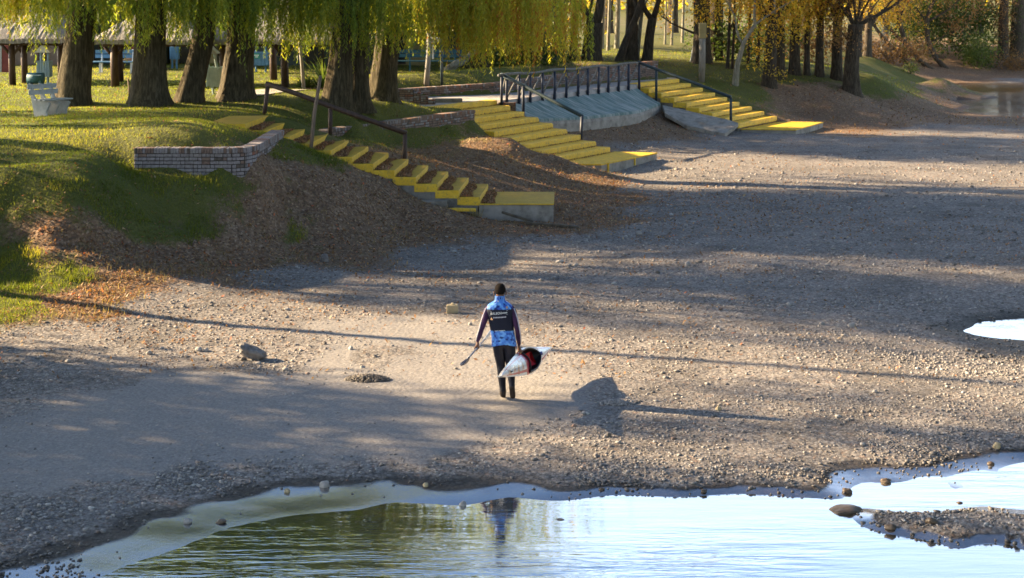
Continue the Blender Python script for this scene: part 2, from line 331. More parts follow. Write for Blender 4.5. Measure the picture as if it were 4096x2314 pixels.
def mat_water():
    m, nt, b = newmat('water', 0.3, 0.2)
    b.inputs['Base Color'].default_value = (0.030, 0.024, 0.008, 1)
    p = pos(nt, (0.5, 2.6, 1))
    n = node(nt, 'ShaderNodeTexNoise', Vector=p, Scale=2.1, Detail=4.0, Roughness=0.55, Distortion=0.3)
    n2 = node(nt, 'ShaderNodeTexNoise', Vector=pos(nt, (0.25, 0.6, 1)), Scale=0.35, Detail=2.0)
    k = ramp(nt, n2.outputs[0], [(0.42, (0.12, 0.12, 0.12)), (0.60, (1, 1, 1))])
    bp = nt.nodes.new('ShaderNodeBump'); bp.inputs['Strength'].default_value = 0.5; bp.inputs['Distance'].default_value = 0.04
    nt.links.new(math_(nt, 'MULTIPLY', n.outputs[0], k), bp.inputs['Height'])
    g = nt.nodes.new('ShaderNodeBsdfGlossy'); g.inputs['Roughness'].default_value = 0.03; g.inputs['Color'].default_value = (0.95, 0.97, 1, 1); nt.links.new(bp.outputs[0], g.inputs['Normal'])
    f = nt.nodes.new('ShaderNodeFresnel'); f.inputs['IOR'].default_value = 11.0; nt.links.new(bp.outputs[0], f.inputs['Normal'])
    mx = nt.nodes.new('ShaderNodeMixShader'); nt.links.new(f.outputs[0], mx.inputs[0]); nt.links.new(b.outputs[0], mx.inputs[1]); nt.links.new(g.outputs[0], mx.inputs[2])
    nt.links.new(mx.outputs[0], nt.nodes['Material Output'].inputs[0])
    return m
M['water'] = mat_water()
# ------------------------------------------------------------------ terrain
O0 = np.array((-0.56, 60.8)); ES = np.array((0.515, 0.857)); ET = np.array((0.857, -0.515))
def st(s, t, z):
    q = O0 + s * ES + t * ET
    return (q[0], q[1], z)
RI, NST = 0.178, 12
def stx(i): return -7.11 + 0.569 * i          # nose x of front-stair step i (0 = landing)
def stz(i): return 2.70 - RI * i
CP = []
for p in [(0,25,0),(5,25,0),(-4,25,.02),(10,25,-.03),(0,30,.02),(5,30,0),(-4,30,.06),(0,35,.05),(5,35,.02),(10,35,0),(5,42,.05),(10,45,.05),(15,50,.05),(20,60,.05),(12,58,.08),(8,52,.08),
          (20,72,.03),(25,79,-.02),(30,60,0),(40,70,0),(16,64,.1),(30,78,-.05),(40,80,-.05),(14,40,0),(20,45,0),(30,40,0),(16,26,-.05),(2,47,.08),(3.6,49,.06),(6,55,.1),(9,60,.12),(12,66,.12),(50,60,0),
          (0,90,2.8),(-10,90,2.8),(-22,80,2.8),(-30,60,2.8),(-20,60,2.75),(-12,65,2.75),(-5,75,2.75),(-8,56,2.75),(-16,50,2.75),(10,95,2.5),(0,130,3),(20,130,2.4),(40,140,2.4),(60,200,3),(-60,200,3),(0,300,4),(80,300,4),(-100,60,2.8),(-100,150,3),(-40,40,2.7),(-25,40,2.7),(-18,37,2.4),(-13.6,33.7,2.2),(-15,32.5,2.25),(-17,31.6,2.25),(-20,31,2.2),(-25,32,2.2),(-14,30.3,.7),(-17,28.7,.5),(-21,27.6,.4),
          (-20,25,.4),(-30,20,.3),(-40,30,1.8),(80,60,0),(80,100,.5),(100,40,0),(100,200,3),(0,420,6),(200,420,6),(-200,420,6),(200,100,1),(-200,100,3),
          (0,17,-.6),(5,17,-.6),(10,17,-.6),(-5,15,-.5),(0,12,-.8),(20,15,-.6),(-15,15,-.2),(-20,10,-.5),
          (25,95,1.0),(30,113,.35),(35,113,.05),(27,119,1.7),(35,121,2.0),(45,120,1.7),(50,113,.15),(28,92,-.5),(32,95,-.6),(40,95,-.6),(34,86,-.45),(45,88,-.5),(27.6,86,-.3),(60,95,-.6),(32,103,-.5),(45,105,-.4),(28.5,100,-.4),(24,108,1.6),(27,109,.5),(60,115,1.2),(80,95,-.6),(34,109,.0),(44,109,.0),
          (20,100,2.2),(15,85,2.3),(22,115,2.1),(30,128,2.3),(45,130,2.2)]:
    CP.append(p)
for u, v, z in [(0,300,2.75),(100,290,2.75),(230,270,2.75),(0,420,2.27),(150,400,2.42),(250,385,2.5),(0,470,2.02),(200,462,2.05),(330,412,2.14),(300,440,2.08),
    (0,520,1.62),(0,560,1.32),(0,600,1.02),(0,640,.76),(0,700,.5),(0,760,.33),(0,830,.2),(0,1000,.05),(-120,470,2.02),(-120,560,1.32),(-120,640,.76),(-120,760,.33),
    (200,520,1.62),(200,560,1.32),(200,600,1.02),(200,640,.77),(200,690,.5),(200,740,.34),(200,800,.2),(300,480,1.8),(300,540,1.34),(300,600,.93),(300,660,.55),
    (420,456,1.83),(420,480,1.66),(420,520,1.36),(420,560,1.06),(420,600,.8),(420,640,.56),(420,690,.33),(500,447,1.82),(500,500,1.5),(500,560,1.02),(500,610,.68),(500,660,.36),
    (600,453,1.77),(600,480,1.56),(600,520,1.24),(600,560,.94),(600,600,.65),(600,640,.38),(620,672,.2),(690,420,1.95),(690,460,1.58),(690,500,1.25),(690,560,.8),(690,610,.45),
    (750,420,1.85),(750,460,1.5),(750,500,1.16),(750,540,.85),(750,580,.55),(750,620,.28),(820,460,1.45),(820,520,.95),(820,570,.55),(820,620,.22),(880,490,1.12),(880,530,.78),(880,570,.48),(880,610,.24),(880,640,.12),(700,640,.28),
    (1000,560,.32),(1100,530,.38),(350,740,.27),(300,900,.05),(600,760,.08),(480,720,.2),
    (1000,380,1.3),(1200,400,.95),(1400,420,.5),(1300,372,1.0),(1290,352,1.28),(1400,392,.73),(1500,425,.38),(1560,450,.12),(1480,470,.15),(1420,500,.12),(1250,460,.5),(1150,450,.8),(1300,490,.25),(1230,478,.5),(900,350,1.8),
    (850,270,2.55),(960,255,2.5),(1050,272,2.2),(900,300,2.2),(1100,283,2.03),(800,325,2.1),(720,300,2.6),(760,300,2.4),
    (1720,195,2.05),(1800,200,1.95),(1900,215,1.6),(1950,262,.85),(2000,292,.33),(2140,235,1.1),(2200,262,.55),(2300,282,.17),(2070,180,2.0),(2250,215,1.25),(2400,260,-.35),(2450,270,-.4),(2380,235,-.35),(2345,222,-.3),(2450,230,-.5),(2550,250,-.5),(2500,284,-.35),(2455,287,-.25),(2300,228,.12),(2352,264,.06),(2408,290,-.04),(2000,170,2.2),(1800,165,2.3),(1650,140,2.6),(2100,170,2.0),(2200,190,1.8),(2300,207,.9),(2100,312,.12),(2480,299,.0),(2575,299,.0),(2100,265,.75),
    (260,1455,-.2),(420,1390,-.2),(560,1340,-.2),(750,1300,-.2),(900,1284,-.2),(1160,1272,-.2),(1400,1262,-.2),(1700,1252,-.2),(2000,1253,-.2),(2110,1256,-.2),
    (0,1452,-.16),(250,1390,-.175),(500,1305,-.175),(750,1252,-.18),(1000,1236,-.18),(1300,1232,-.18),(1600,1238,-.18),
    (0,1330,-.05),(400,1225,-.08),(800,1175,-.08),(1200,1165,-.07),(1600,1175,-.07),(2000,1185,-.08),(2300,1140,-.08),(2550,1105,-.08),(200,1290,-.08),(2040,1215,-.13),(2160,1188,-.17),
    (2180,1200,-.19),(2300,1195,-.195),(2450,1175,-.195),(2575,1160,-.195),(2350,1216,-.215),(2550,1198,-.215),(2250,1212,-.185),(2420,1220,-.18),(2540,1214,-.19),(2300,1262,-.3),(2500,1240,-.3),(2575,1228,-.3),(2200,1270,-.25),
    (2300,1322,-.12),(2450,1330,-.10),(2560,1340,-.10),(2575,1300,-.12),(2130,1297,-.205),(2250,1348,-.2),(2400,1388,-.2),(2575,1392,-.2),(2300,1288,-.2),(2500,1276,-.2),
    (2000,1330,-.45),(1700,1330,-.45),(1400,1330,-.4),(2300,1430,-.45),(1800,1430,-.5),(2550,1445,-.45),(1000,1400,-.4),(700,1430,-.35),(1100,1330,-.32),
    (2575,828,-.34),(2490,828,-.29),(2412,828,-.19),(2435,814,-.165),(2435,844,-.165),(2500,805,-.19),(2575,802,-.2),(2500,853,-.18),(2575,856,-.18),(2300,830,-.1),(2450,780,-.12),(2450,895,-.12),(2575,770,-.12),(2575,905,-.12),(2350,872,-.1)]:
    CP.append(P(u, v, z))
# brick wall lines (used again when the walls are built)
WA = [(-8.94, 38.2), (-6.62, 38.2), (-6.32, 38.34), (-6.16, 38.75), (-6.12, 39.6), (-6.1, 41.6), (-6.08, 42.95)]
WA_B = [2.02, 1.86, 1.84, 1.88, 1.98, 2.16, 2.28]
WB = [(-5.62, 46.6), (-5.55, 49.3), (-5.1, 50.0), (-3.2, 53.4), (-1.3, 56.45)]
WB_B = [1.8, 1.75, 1.72, 1.55, 1.4]; WB_T = [2.02, 2.02, 2.02, 2.02, 2.04]
WC = [st(-4.6, -4.3, 0)[:2], st(.2, -3.6, 0)[:2], st(3, -1.95, 0)[:2], st(9, -1.8, 0)[:2], st(14.2, -1.5, 0)[:2], st(15.6, -.85, 0)[:2]]
def along(poly, step):
    out = []
    for i in range(len(poly) - 1):
        a = np.array(poly[i]); b = np.array(poly[i + 1]); L = np.linalg.norm(b - a); n = max(1, int(L / step))
        for k in range(n + (i == len(poly) - 2)):
            out.append((a + (b - a) * k / n, (b - a) / L, i, k / n))
    return out
for q, d, i, f in along(WA, 0.4):
    nr = np.array((d[1], -d[0])); zb = WA_B[i] + (WA_B[min(i + 1, len(WA_B) - 1)] - WA_B[i]) * f
    CP.append((*(q + nr * .22), zb)); CP.append((*(q - nr * .45), 2.49))
for q, d, i, f in along(WB, 0.7):
    nr = np.array((d[1], -d[0])); zb = WB_B[i] + (WB_B[min(i + 1, len(WB_B) - 1)] - WB_B[i]) * f
    CP.append((*(q + nr * .25), zb)); CP.append((*(q - nr * .5), 1.97))
for q, d, i, f in along(WC, 1.2):
    nr = np.array((d[1], -d[0])); CP.append((*(q - nr * .55), 2.56)); CP.append((*(q - nr * 4.5), 2.66)); CP.append((*(q + nr * .3), 1.93))
for i in range(NST + 1):
    z = stz(i); x = stx(i) - .25
    if i <= 7: CP.append((x, 42.8, z - .06 - (0.12 if i > 5 else 0)))
    else: CP.append((x, 42.75, z - .42))
    CP.append((x, 44.5, z - .34)); CP.append((x + .2, 46.15, z - (.0 if i < 9 else .06)))
CP += [(0.0, 44.4, .2), (1.0, 44.4, .12), (.3, 46.0, .45), (1.2, 46.2, .2), (0.2, 42.6, .12), (1.5, 43, .06), (1.8, 45.5, .08), (-.6, 42.4, .25)]
for i in range(9):                                # under the two wide flights and their flanks
    for s0 in (0.0, 16.1):
        z = 2.07 - .19 * i; t = .6 * i - .1
        for s in (-3.6, -2.2, -.8):
            CP.append(st(s0 + s, t, z - .36))
        if s0 > 1: CP.append(st(s0 + .35, t, z - .04)); CP.append(st(s0 + 1.6, t, z - .05))
        else: CP.append(st(.35, t, min(z - .25, .75)) if i > 2 else st(.35, t, 1.2))
for s in (1.5, 3, 5, 7, 9, 11):
    CP += [st(s, .35, 1.4), st(s, 1.2, 1.0), st(s, 2.15, .62), st(s, 3.2, .38), st(s, 5, .15)]
for s in (12.2, 13.2, 11.6): CP += [st(s, 1.5, .85), st(s, 3, .5), st(s, 4.5, .25)]
for s0 in (-2.2, 14): CP += [st(s0 - 2, 6.2, .16), st(s0, 6.2, .0), st(s0, 8, .1), st(s0 + 2.6, 6, .12)]
for s in (-3, -1.5, 0, 2, 5, 8, 11, 14, 17): CP += [st(s, -.25, 1.92), st(s, -1.1, 1.92)]
CP += [st(-3.2, -2.4, 1.92), st(-1.8, -2.8, 1.92), st(20, -.8, 2.1), st(19, .5, 2.0), st(18, -3, 2.35), st(-4.7, -.6, 2.05), st(-4.6, -2, 2.15)]
# mounds of roots by the willows
WILLOWS_UV = [(188, 262, 76), (375, 262, 84), (490, 255, 60), (598, 252, 72), (852, 268, 66), (900, 264, 56), (968, 250, 70)]
for u, v, w in WILLOWS_UV:
    x, y, z = P(u, v, 2.72 if u < 700 else 2.5); CP.append((x, y, z + .03)); CP.append((x + .3, y - 1.1, z - .06))
CP = np.array(CP, dtype=float)
def kern(a, b):
    d2 = (a[:, None, 0] - b[None, :, 0]) ** 2 + (a[:, None, 1] - b[None, :, 1]) ** 2
    return np.sqrt(d2 + 0.16)
Kc = kern(CP, CP); mz = CP[:, 2].mean()
Wt = np.linalg.solve(Kc - 0.02 * np.eye(len(CP)), CP[:, 2] - mz)
def seg(pairs):
    out = [np.array([pairs[0][0]])]
    for (a, s), (b, _) in zip(pairs[:-1], pairs[1:]):
        n = max(1, int(round((b - a) / s))); out.append(np.linspace(a, b, n + 1)[1:])
    return np.concatenate(out)
GX = seg([(-220, 20), (-60, 4), (-30, 1.0), (-15, .13), (14, .3), (32, 1.2), (60, 6), (220, 0)])
GY = seg([(8, .5), (15, .13), (58, .22), (82, .6), (125, 4), (200, 14), (430, 0)])
NX, NY = len(GX), len(GY)
gx, gy = np.meshgrid(GX, GY)
fl = np.stack([gx.ravel(), gy.ravel()], 1)
Z = np.concatenate([kern(fl[i:i + 4000], CP) @ Wt + mz for i in range(0, len(fl), 4000)]).reshape(NY, NX)
# deck stays under its slab
rel = fl - O0; fs = (rel @ ES).reshape(NY, NX); ft = (rel @ ET).reshape(NY, NX)
near = np.clip((75 - gy) / 30, 0, 1)
amp = .012 + .03 * np.clip(Z, 0, 1) * np.clip((2.1 - Z) / .4, 0, 1) + .010 * (Z > 2.0)
amp = np.where(Z < -.04, .004, amp)
Z = Z + amp * (vnoise(gx * .9, gy * .9, 1) + .6 * vnoise(gx * 2.3, gy * 2.3, 2)) + .008 * vnoise(gx * 5, gy * 5, 3) * near * np.where(Z < -.06, .35, 1)
bank = np.clip((Z - .3) / .5, 0, 1) * np.clip((1.85 - Z) / .5, 0, 1) * (gx < -4.5) * (gy < 43)
Z = Z + bank * .09 * (vnoise(gx * 1.3 + 9, gy * 1.9, 5) + .7 * vnoise(gx * 3.1, gy * 3.1, 6))
deck = (fs > -4.15) & (fs < 20) & (ft < .1) & (ft > np.interp(fs, [-4.6, .2, 3, 9, 14.2, 15.6], [-4.2, -3.5, -1.85, -1.7, -1.4, -.75]))
Z = np.where(deck, np.minimum(Z, 1.95), Z)
def hgt(x, y):
    x = np.atleast_1d(np.asarray(x, float)); y = np.atleast_1d(np.asarray(y, float))
    i = np.clip(np.searchsorted(GX, x) - 1, 0, NX - 2); j = np.clip(np.searchsorted(GY, y) - 1, 0, NY - 2)
    fx = np.clip((x - GX[i]) / (GX[i + 1] - GX[i]), 0, 1); fy = np.clip((y - GY[j]) / (GY[j + 1] - GY[j]), 0, 1)
    return (Z[j, i] * (1 - fx) + Z[j, i + 1] * fx) * (1 - fy) + (Z[j + 1, i] * (1 - fx) + Z[j + 1, i + 1] * fx) * fy
def h1(x, y): return float(hgt(x, y)[0])
def ground_at(u, v):
    """where the line of sight through (u, v) of the photograph meets the ground"""
    y = np.arange(15, 300, .05); x = (u / 2.515 - 512) / FPX * y; z = HCAM - y * (v + VH) / KK
    k = int(np.argmax(z < hgt(x, y)))
    return (float(x[k]), float(y[k]), float(hgt(x[k], y[k])[0]))
# ---- what covers the ground where: grass, litter, sand, gravel, wet
CLS = {'grass': [(50,330),(200,310),(400,320),(550,330),(100,400),(250,420),(50,470),(200,470),(330,480),(280,400),(450,260),(700,300),(760,270),(900,260),(1000,290),(720,240),(100,250),(300,210),(500,230),(640,210),(1100,200),(1200,195),(950,340),(880,345),
                 (450,530),(350,560),(420,500),(480,585),(760,600),(60,690),(130,700),(1900,170),(1800,190),(2000,180),(1850,215),(2200,200),(2250,215),(1750,160),(1650,130),(770,390),(560,450),(1050,345),(300,520),(20,640),(2200,160),(2250,172),(2280,196),(1000,190),(150,180),(30,760)],
       'litter': [(780,430),(850,480),(700,480),(900,540),(1000,530),(1050,560),(1100,500),(1000,430),(1100,430),(1200,420),(1300,440),(1250,385),(1400,440),(1060,385),(1480,462),(1450,540),(1520,500),(1500,560),(300,640),(400,660),(200,620),(350,690),(110,600),(560,690),(300,740),(2150,290),(2230,272),(2300,285),(1580,330),(1640,310),(2120,275),(650,420),(1180,545),(1330,480),(480,690),(2000,250),(1350,560),(2380,255),(2100,250),(330,725),(250,750),(600,560),(700,580),(850,590),(780,620),(630,650),(540,620),(150,745),(2350,192),(2450,196),(2300,158),(2420,178),],
       'gravel': [(800,720),(1000,750),(1300,700),(1600,700),(2000,600),(2300,500),(2500,400),(1900,450),(2200,380),(1700,370),(2400,330),(1900,350),(2200,700),(2500,750),(1500,800),(2000,800),(2300,900),(1700,950),(2000,1000),(2400,1000),(1500,1100),(2000,1150),(600,800),(700,900),(1000,900),(350,930),(1400,640),(1150,650),(200,1300),(500,1210),(900,1180),(1200,1170),(1500,1190),(100,1400),(1800,1200),(2300,1120),(2450,1330),(700,690),(40,960),(150,900),(430,775),(520,735),(120,860),(330,800),(1700,600),(1650,430),(2540,208),(1600,480),(1700,530),(1650,570),(1520,600),(1760,480),(1420,600)],
       'sand': [(300,1010),(600,1000),(900,1000),(1100,1000),(400,1100),(200,1150),(700,1100),(1000,1080),(1200,1060),(1000,840),(1100,920),(250,1070),(500,960),(850,920),(1350,1010)],
       'mud': [(700,1275),(500,1335),(900,1260),(1200,1252),(300,1415),(1500,1247),(2300,1213),(2500,1205),(1050,1245),(2200,1205),(1800,1250)]}
cp2 = []; lab = []; names = ['grass', 'litter', 'gravel', 'sand', 'mud']
for ci, k in enumerate(names):
    for u, v in CLS[k]:
        x, y, z = ground_at(u, v); cp2.append((x, y, z)); lab.append(ci)
cp2 += [(-20, 60, 2.7), (-30, 45, 2.7), (-10, 70, 2.7), (0, 80, 2.7), (10, 100, 2.5), (20, 120, 2), (40, 130, 2.2), (0, 200, 3), (60, 200, 3), (-60, 100, 3), (-12, 60, 2.7), (3, 90, 2.6)]; lab += [0] * 12
cp2 = np.array(cp2); lab = np.array(lab)
wx = gx + .5 * vnoise(gx * .8, gy * .8, 11) + .25 * vnoise(gx * 2.1, gy * 2.1, 12); wy = gy + .7 * vnoise(gx * .7, gy * .7, 13) + .3 * vnoise(gx * 2.2, gy * 2.2, 14)
d2 = np.zeros((5, NY * NX))
wxf, wyf = wx.ravel(), wy.ravel()
for i in range(len(cp2)):
    dx = (wxf - cp2[i, 0]) ** 2 + ((wyf - cp2[i, 1]) * .75) ** 2 + 3 * (Z.ravel() - cp2[i, 2]) ** 2 + .05
    d2[lab[i]] += dx ** -1.7
d2 /= d2.sum(0)
cls = {k: d2[i].reshape(NY, NX) for i, k in enumerate(names)}
cls['grass'] = np.clip(cls['grass'], 0, 1) * (Z > -.02)
cls['mud'] = np.clip((-.138 - Z + .012 * vnoise(gx * 3, gy * 3, 23)) / .03, 0, 1) * (gy < 28)
wetz = np.clip((-.10 - Z) / .06, 0, 1)
wet = np.clip(wetz + .3 * (vnoise(gx * 1.5, gy * 1.5, 21)) * (wetz > 0), 0, 1)
idx = np.arange(NY * NX).reshape(NY, NX)
quads = np.stack([idx[:-1, :-1], idx[:-1, 1:], idx[1:, 1:], idx[1:, :-1]], -1).reshape(-1, 4)
g = mk('ground', np.stack([gx, gy, Z], -1).reshape(-1, 3), quads, M['ground'], smooth=True,
       attrs={'veg': np.clip(cls['grass'] + cls['litter'], 0, 1).ravel(), 'grassf': (cls['grass'] / (cls['grass'] + cls['litter'] + 1e-6)).ravel(), 'sand': np.clip(cls['sand'] * 1.1, 0, 1).ravel(), 'mud': cls['mud'].ravel(), 'wet': wet.ravel()})
tag(g, kind='structure')
def cval(k, x, y):
    A = cls[k]; i = np.clip(np.searchsorted(GX, x) - 1, 0, NX - 1); j = np.clip(np.searchsorted(GY, y) - 1, 0, NY - 1)
    return A[j, i]
w = mk('water', [(-40, 6, -.2), (120, 6, -.2), (120, 125, -.2), (-40, 125, -.2)], [(0, 1, 2, 3)], M['water'])
tag(w, kind='structure')

# ------------------------------------------------------------------ scattered ground cover
def scatter(n, y0, y1, wid=.345, bias=1.5, x0=None, x1=None):
    """random ground points; y thins out with distance"""
    t = rng.random(n); k = 1 - bias
    y = (y0 ** k + t * (y1 ** k - y0 ** k)) ** (1 / k) if abs(k) > 1e-6 else y0 * (y1 / y0) ** t
    x = (rng.random(n) * 2 - 1) * wid * y if x0 is None else x0 + rng.random(n) * (x1 - x0)
    return x, y
ICO_V = None
def ico():
    bm = bmesh.new(); bmesh.ops.create_icosphere(bm, subdivisions=1, radius=1.0)
    V = np.array([v.co[:] for v in bm.verts]); F = np.array([[v.index for v in f.verts] for f in bm.faces]); bm.free(); return V, F
ICO_V, ICO_F = ico()
def stones(name, x, y, size, mat, flat=.6, sink=.3):
    n = len(x); z = hgt(x, y)
    jit = 1 + .42 * (rng.random((n, 12, 1)) - .5) * 2
    sc = size[:, None] * np.stack([.8 + .5 * rng.random(n), .8 + .5 * rng.random(n), flat * (.7 + .5 * rng.random(n))], 1)
    V = ICO_V[None] * jit * sc[:, None, :]
    a = rng.random(n) * 6.283; c, s = np.cos(a)[:, None], np.sin(a)[:, None]
    X = V[..., 0] * c - V[..., 1] * s + x[:, None]; Y = V[..., 0] * s + V[..., 1] * c + y[:, None]
    Zz = V[..., 2] + (z + size * flat * (1 - 2 * sink))[:, None]
    V = np.stack([X, Y, Zz], -1).reshape(-1, 3); F = (ICO_F[None] + (np.arange(n) * 12)[:, None, None]).reshape(-1, 3)
    o = mk(name, V, F, mat, smooth=False, attrs={'tint': np.repeat(rng.random(n), 12)})
    return tag(o, kind='stuff')
def mat_pebble(name, stops, rough=.85):
    m, nt, b = newmat(name, rough, .3); a = nt.nodes.new('ShaderNodeAttribute'); a.attribute_name = 'tint'
    n = node(nt, 'ShaderNodeTexNoise', Vector=pos(nt), Scale=30.0, Detail=4.0)
    nt.links.new(mixc(nt, .5, ramp(nt, a.outputs['Fac'], stops), n.outputs[0], 'OVERLAY'), b.inputs['Base Color']); return m
PEB = [(0, (.12, .11, .105)), (.3, (.20, .185, .17)), (.6, (.27, .245, .225)), (.85, (.34, .315, .29)), (.95, (.42, .40, .37)), (1, (.26, .17, .125))]
M['pebble'] = mat_pebble('pebbles', PEB); M['pebble_wet'] = mat_pebble('wet_pebbles', [(p, tuple(.52 * c for c in q)) for p, q in PEB], .42)
x, y = scatter(150000, 17.5, 62, .345, 2.3); z = hgt(x, y)
gv = cval('gravel', x, y); keep = (z > -.2) & (z < .35) & (rng.random(len(x)) < gv ** 1.3 * (.25 + .75 * (vnoise(x * .5, y * .9, 31) > -.15)) * np.where(z < -.04, 1, .62) * np.where(cval('mud', x, y) > .35, .3, 1))
x, y, z = x[keep], y[keep], z[keep]
sz = .011 + .015 * rng.random(len(x)) ** 2 + .03 * rng.random(len(x)) ** 16 + (z < -.05) * .007 * rng.random(len(x))
sz *= .86 * np.clip(y / 28, .9, 1.8)
dry = z > -.115 + .02 * vnoise(x * 2, y * 2, 33)
stones('gravel', x[dry], y[dry], sz[dry], M['pebble']); stones('wet_gravel', x[~dry], y[~dry], sz[~dry] * 1.1, M['pebble_wet'])

def blades(name, x, y, h, wdt, mat, lean=.5, tint=None):
    n = len(x); z = hgt(x, y); a = rng.random(n) * 6.283; dx, dy = np.cos(a) * wdt / 2, np.sin(a) * wdt / 2
    b = rng.random(n) * 6.283; lx, ly = np.cos(b) * h * lean * rng.random(n), np.sin(b) * h * lean * rng.random(n)
    V = np.stack([np.stack([x - dx, y - dy, z - .01], -1), np.stack([x + dx, y + dy, z - .01], -1), np.stack([x + lx, y + ly, z + h], -1)], 1).reshape(-1, 3)
    o = mk(name, V, np.arange(3 * n).reshape(-1, 3), mat, attrs={'tint': np.repeat(rng.random(n) if tint is None else tint, 3)})
    return tag(o, kind='stuff')
x, y = scatter(520000, 27, 95, .345, 1.9); z = hgt(x, y)
gv = cval('grass', x, y)
rel = np.stack([x, y], 1) - O0; s_, t_ = rel @ ES, rel @ ET
ondeck = (s_ > -4.2) & (s_ < 20) & (t_ < .2) & (t_ > np.interp(s_, [-4.6, .2, 3, 9, 14.2, 15.6], [-4.5, -3.8, -2.2, -2.0, -1.7, -1.0]))
onst = (x > -7.4) & (x < 1.2) & (y > 43) & (y < 46)
keep = (gv > .35 + .25 * rng.random(len(x))) & ~ondeck & ~onst
x, y, gv = x[keep], y[keep], gv[keep]
tn = np.clip(.38 + .28 * vnoise(x * .6, y * .6, 41) + .35 * (rng.random(len(x)) - .5), 0, 1)
hh = (.022 + .04 * rng.random(len(x))) * (1 + .5 * (vnoise(x * 1.4, y * 1.4, 42) > .25))
blades('grass', x, y, hh, np.clip(.012 * y / 35, .012, .03), M['grass'], .9, tn)
x, y = scatter(90000, 29, 43, x0=-13.5, x1=-3); z = hgt(x, y); m_ = (cval('grass', x, y) > .35) & (z > .3) & (z < 2.15) & (vnoise(x * 1.7, y * 1.7, 44) > .15); x, y = x[m_], y[m_]; blades('grass', x, y, .05 + .10 * rng.random(len(x)), np.full(len(x), .014), M['grass'], 1.0, np.clip(.4 + .35 * vnoise(x, y, 45) + .3 * (rng.random(len(x)) - .5), 0, 1))
# dry and green tufts along the edge of the bank and on the litter slopes
x, y = scatter(60000, 28, 80, .345, 1.9); m_ = (cval('litter', x, y) > .3) & (hgt(x, y) > .1) & (vnoise(x * 1.2, y * 1.2, 51) > .1); m_ &= ~((x > -7.4) & (x < 1.3) & (y > 42.9) & (y < 46))
x, y = x[m_], y[m_]; blades('dry_grass', x, y, .05 + .09 * rng.random(len(x)), np.full(len(x), .014), M['dry_grass'], .9)

def litter(name, x, y, size, z=None):
    n = len(x); z = hgt(x, y) + .012 if z is None else z
    a = rng.random(n) * 6.283; tl = rng.normal(0, .45, n); t2 = rng.normal(0, .35, n)
    ux, uy, uz = np.cos(a), np.sin(a), tl; vx, vy, vz = -np.sin(a), np.cos(a), t2
    L, Wd = size * 1.0, size * .45
    c = np.stack([x, y, z + np.abs(tl) * size * .6], -1); U = np.stack([ux, uy, uz], -1) * L[:, None]; W = np.stack([vx, vy, vz], -1) * Wd[:, None]
    V = np.stack([c - U, c + W, c + U, c - W], 1).reshape(-1, 3)
    return tag(mk(name, V, np.arange(4 * n).reshape(-1, 4), M['litter'], attrs={'tint': np.repeat(rng.random(n), 4)}), kind='stuff')
x, y = scatter(260000, 26, 92, .345, 2.0); lv = cval('litter', x, y); gv = cval('grass', x, y); z = hgt(x, y)
keep = (rng.random(len(x)) < .9 * lv ** 1.1 + .13 * gv * (.5 + .5 * vnoise(x * .5, y * .5, 61)) + .012) & (z > -.05)
keep &= ~((x > -7.4) & (x < 1.2) & (y > 43) & (y < 46))
x2, y2 = scatter(9000, 40.5, 52, x0=.5, x1=11); k2 = (hgt(x2, y2) > -.02) & (rng.random(9000) < np.clip(1.15 - (x2 - .5) / 11, 0, 1) * (.6 + .5 * vnoise(x2 * .8, y2 * .8, 63))); x2, y2 = x2[k2], y2[k2]
x, y = np.concatenate([x[keep], x2]), np.concatenate([y[keep], y2]); litter('fallen_leaves', x, y, .022 + .022 * rng.random(len(x)) * np.clip(y / 40, 1, 2))
# ------------------------------------------------------------------ stairs, deck, walls, railings
def prism(q, z0, z1, mb=None):
    """vertical prism over polygon q (counter-clockwise from above)"""
    mb = mb or MB(); n = len(q)
    V = [(p[0], p[1], (z0[i] if hasattr(z0, '__len__') else z0)) for i, p in enumerate(q)] + [(p[0], p[1], (z1[i] if hasattr(z1, '__len__') else z1)) for i, p in enumerate(q)]
    F = [tuple(range(n - 1, -1, -1)), tuple(range(n, 2 * n))] + [(i, (i + 1) % n, n + (i + 1) % n, n + i) for i in range(n)]
    return mb.add(V, F)
def rough_up(o, a=.012, cuts=5):
    bm = bmesh.new(); bm.from_mesh(o.data)
    bmesh.ops.subdivide_edges(bm, edges=[e for e in bm.edges if e.calc_length() > .5], cuts=cuts, use_grid_fill=True)
    for v in bm.verts:
        p = v.co + Vector(origin(o)); v.co += Vector((mnoise.noise(p * 1.7), mnoise.noise(p * 1.7 + Vector((9, 0, 0))), mnoise.noise(p * 1.7 + Vector((0, 9, 0))))) * a
    bm.to_mesh(o.data); bm.free(); return o
fs_ = empty('staircase', (-4, 44.5, h1(-4, 44.5)), 'narrow yellow concrete steps with leaf-strewn treads running down the near bank', 'stairs')
for i in range(NST):
    x1, x0 = stx(i), stx(i - 1) - (.5 if i == 0 else .06); j = .012 * (i % 2) + .004 * i
    q = [(x0, 43.08 + j), (x1, 43.08 + j), (x1 + .18, 46.0 - j), (x0 + .18, 46.0 - j)]
    rough_up(prism(q, stz(i) - .235, stz(i)).build('step', M['yellow_worn_shaded'], fs_, bevel=.025), .012)
q = [(stx(11) - .05, 43.1), (1.12, 43.1), (1.2, 45.6), (stx(11) + .1, 45.6)]
pl = stz(12)
rough_up(prism(q, pl - .035, pl).build('platform', M['yellow_worn_shaded'], fs_, bevel=.012), .006)
rough_up(prism([(-.88, 43.13), (1.1, 43.13), (1.17, 45.57), (-.7, 45.57)], -.02, pl - .034).build('platform_base', M['concrete'], fs_, bevel=.02), .015)
b_ = MB()
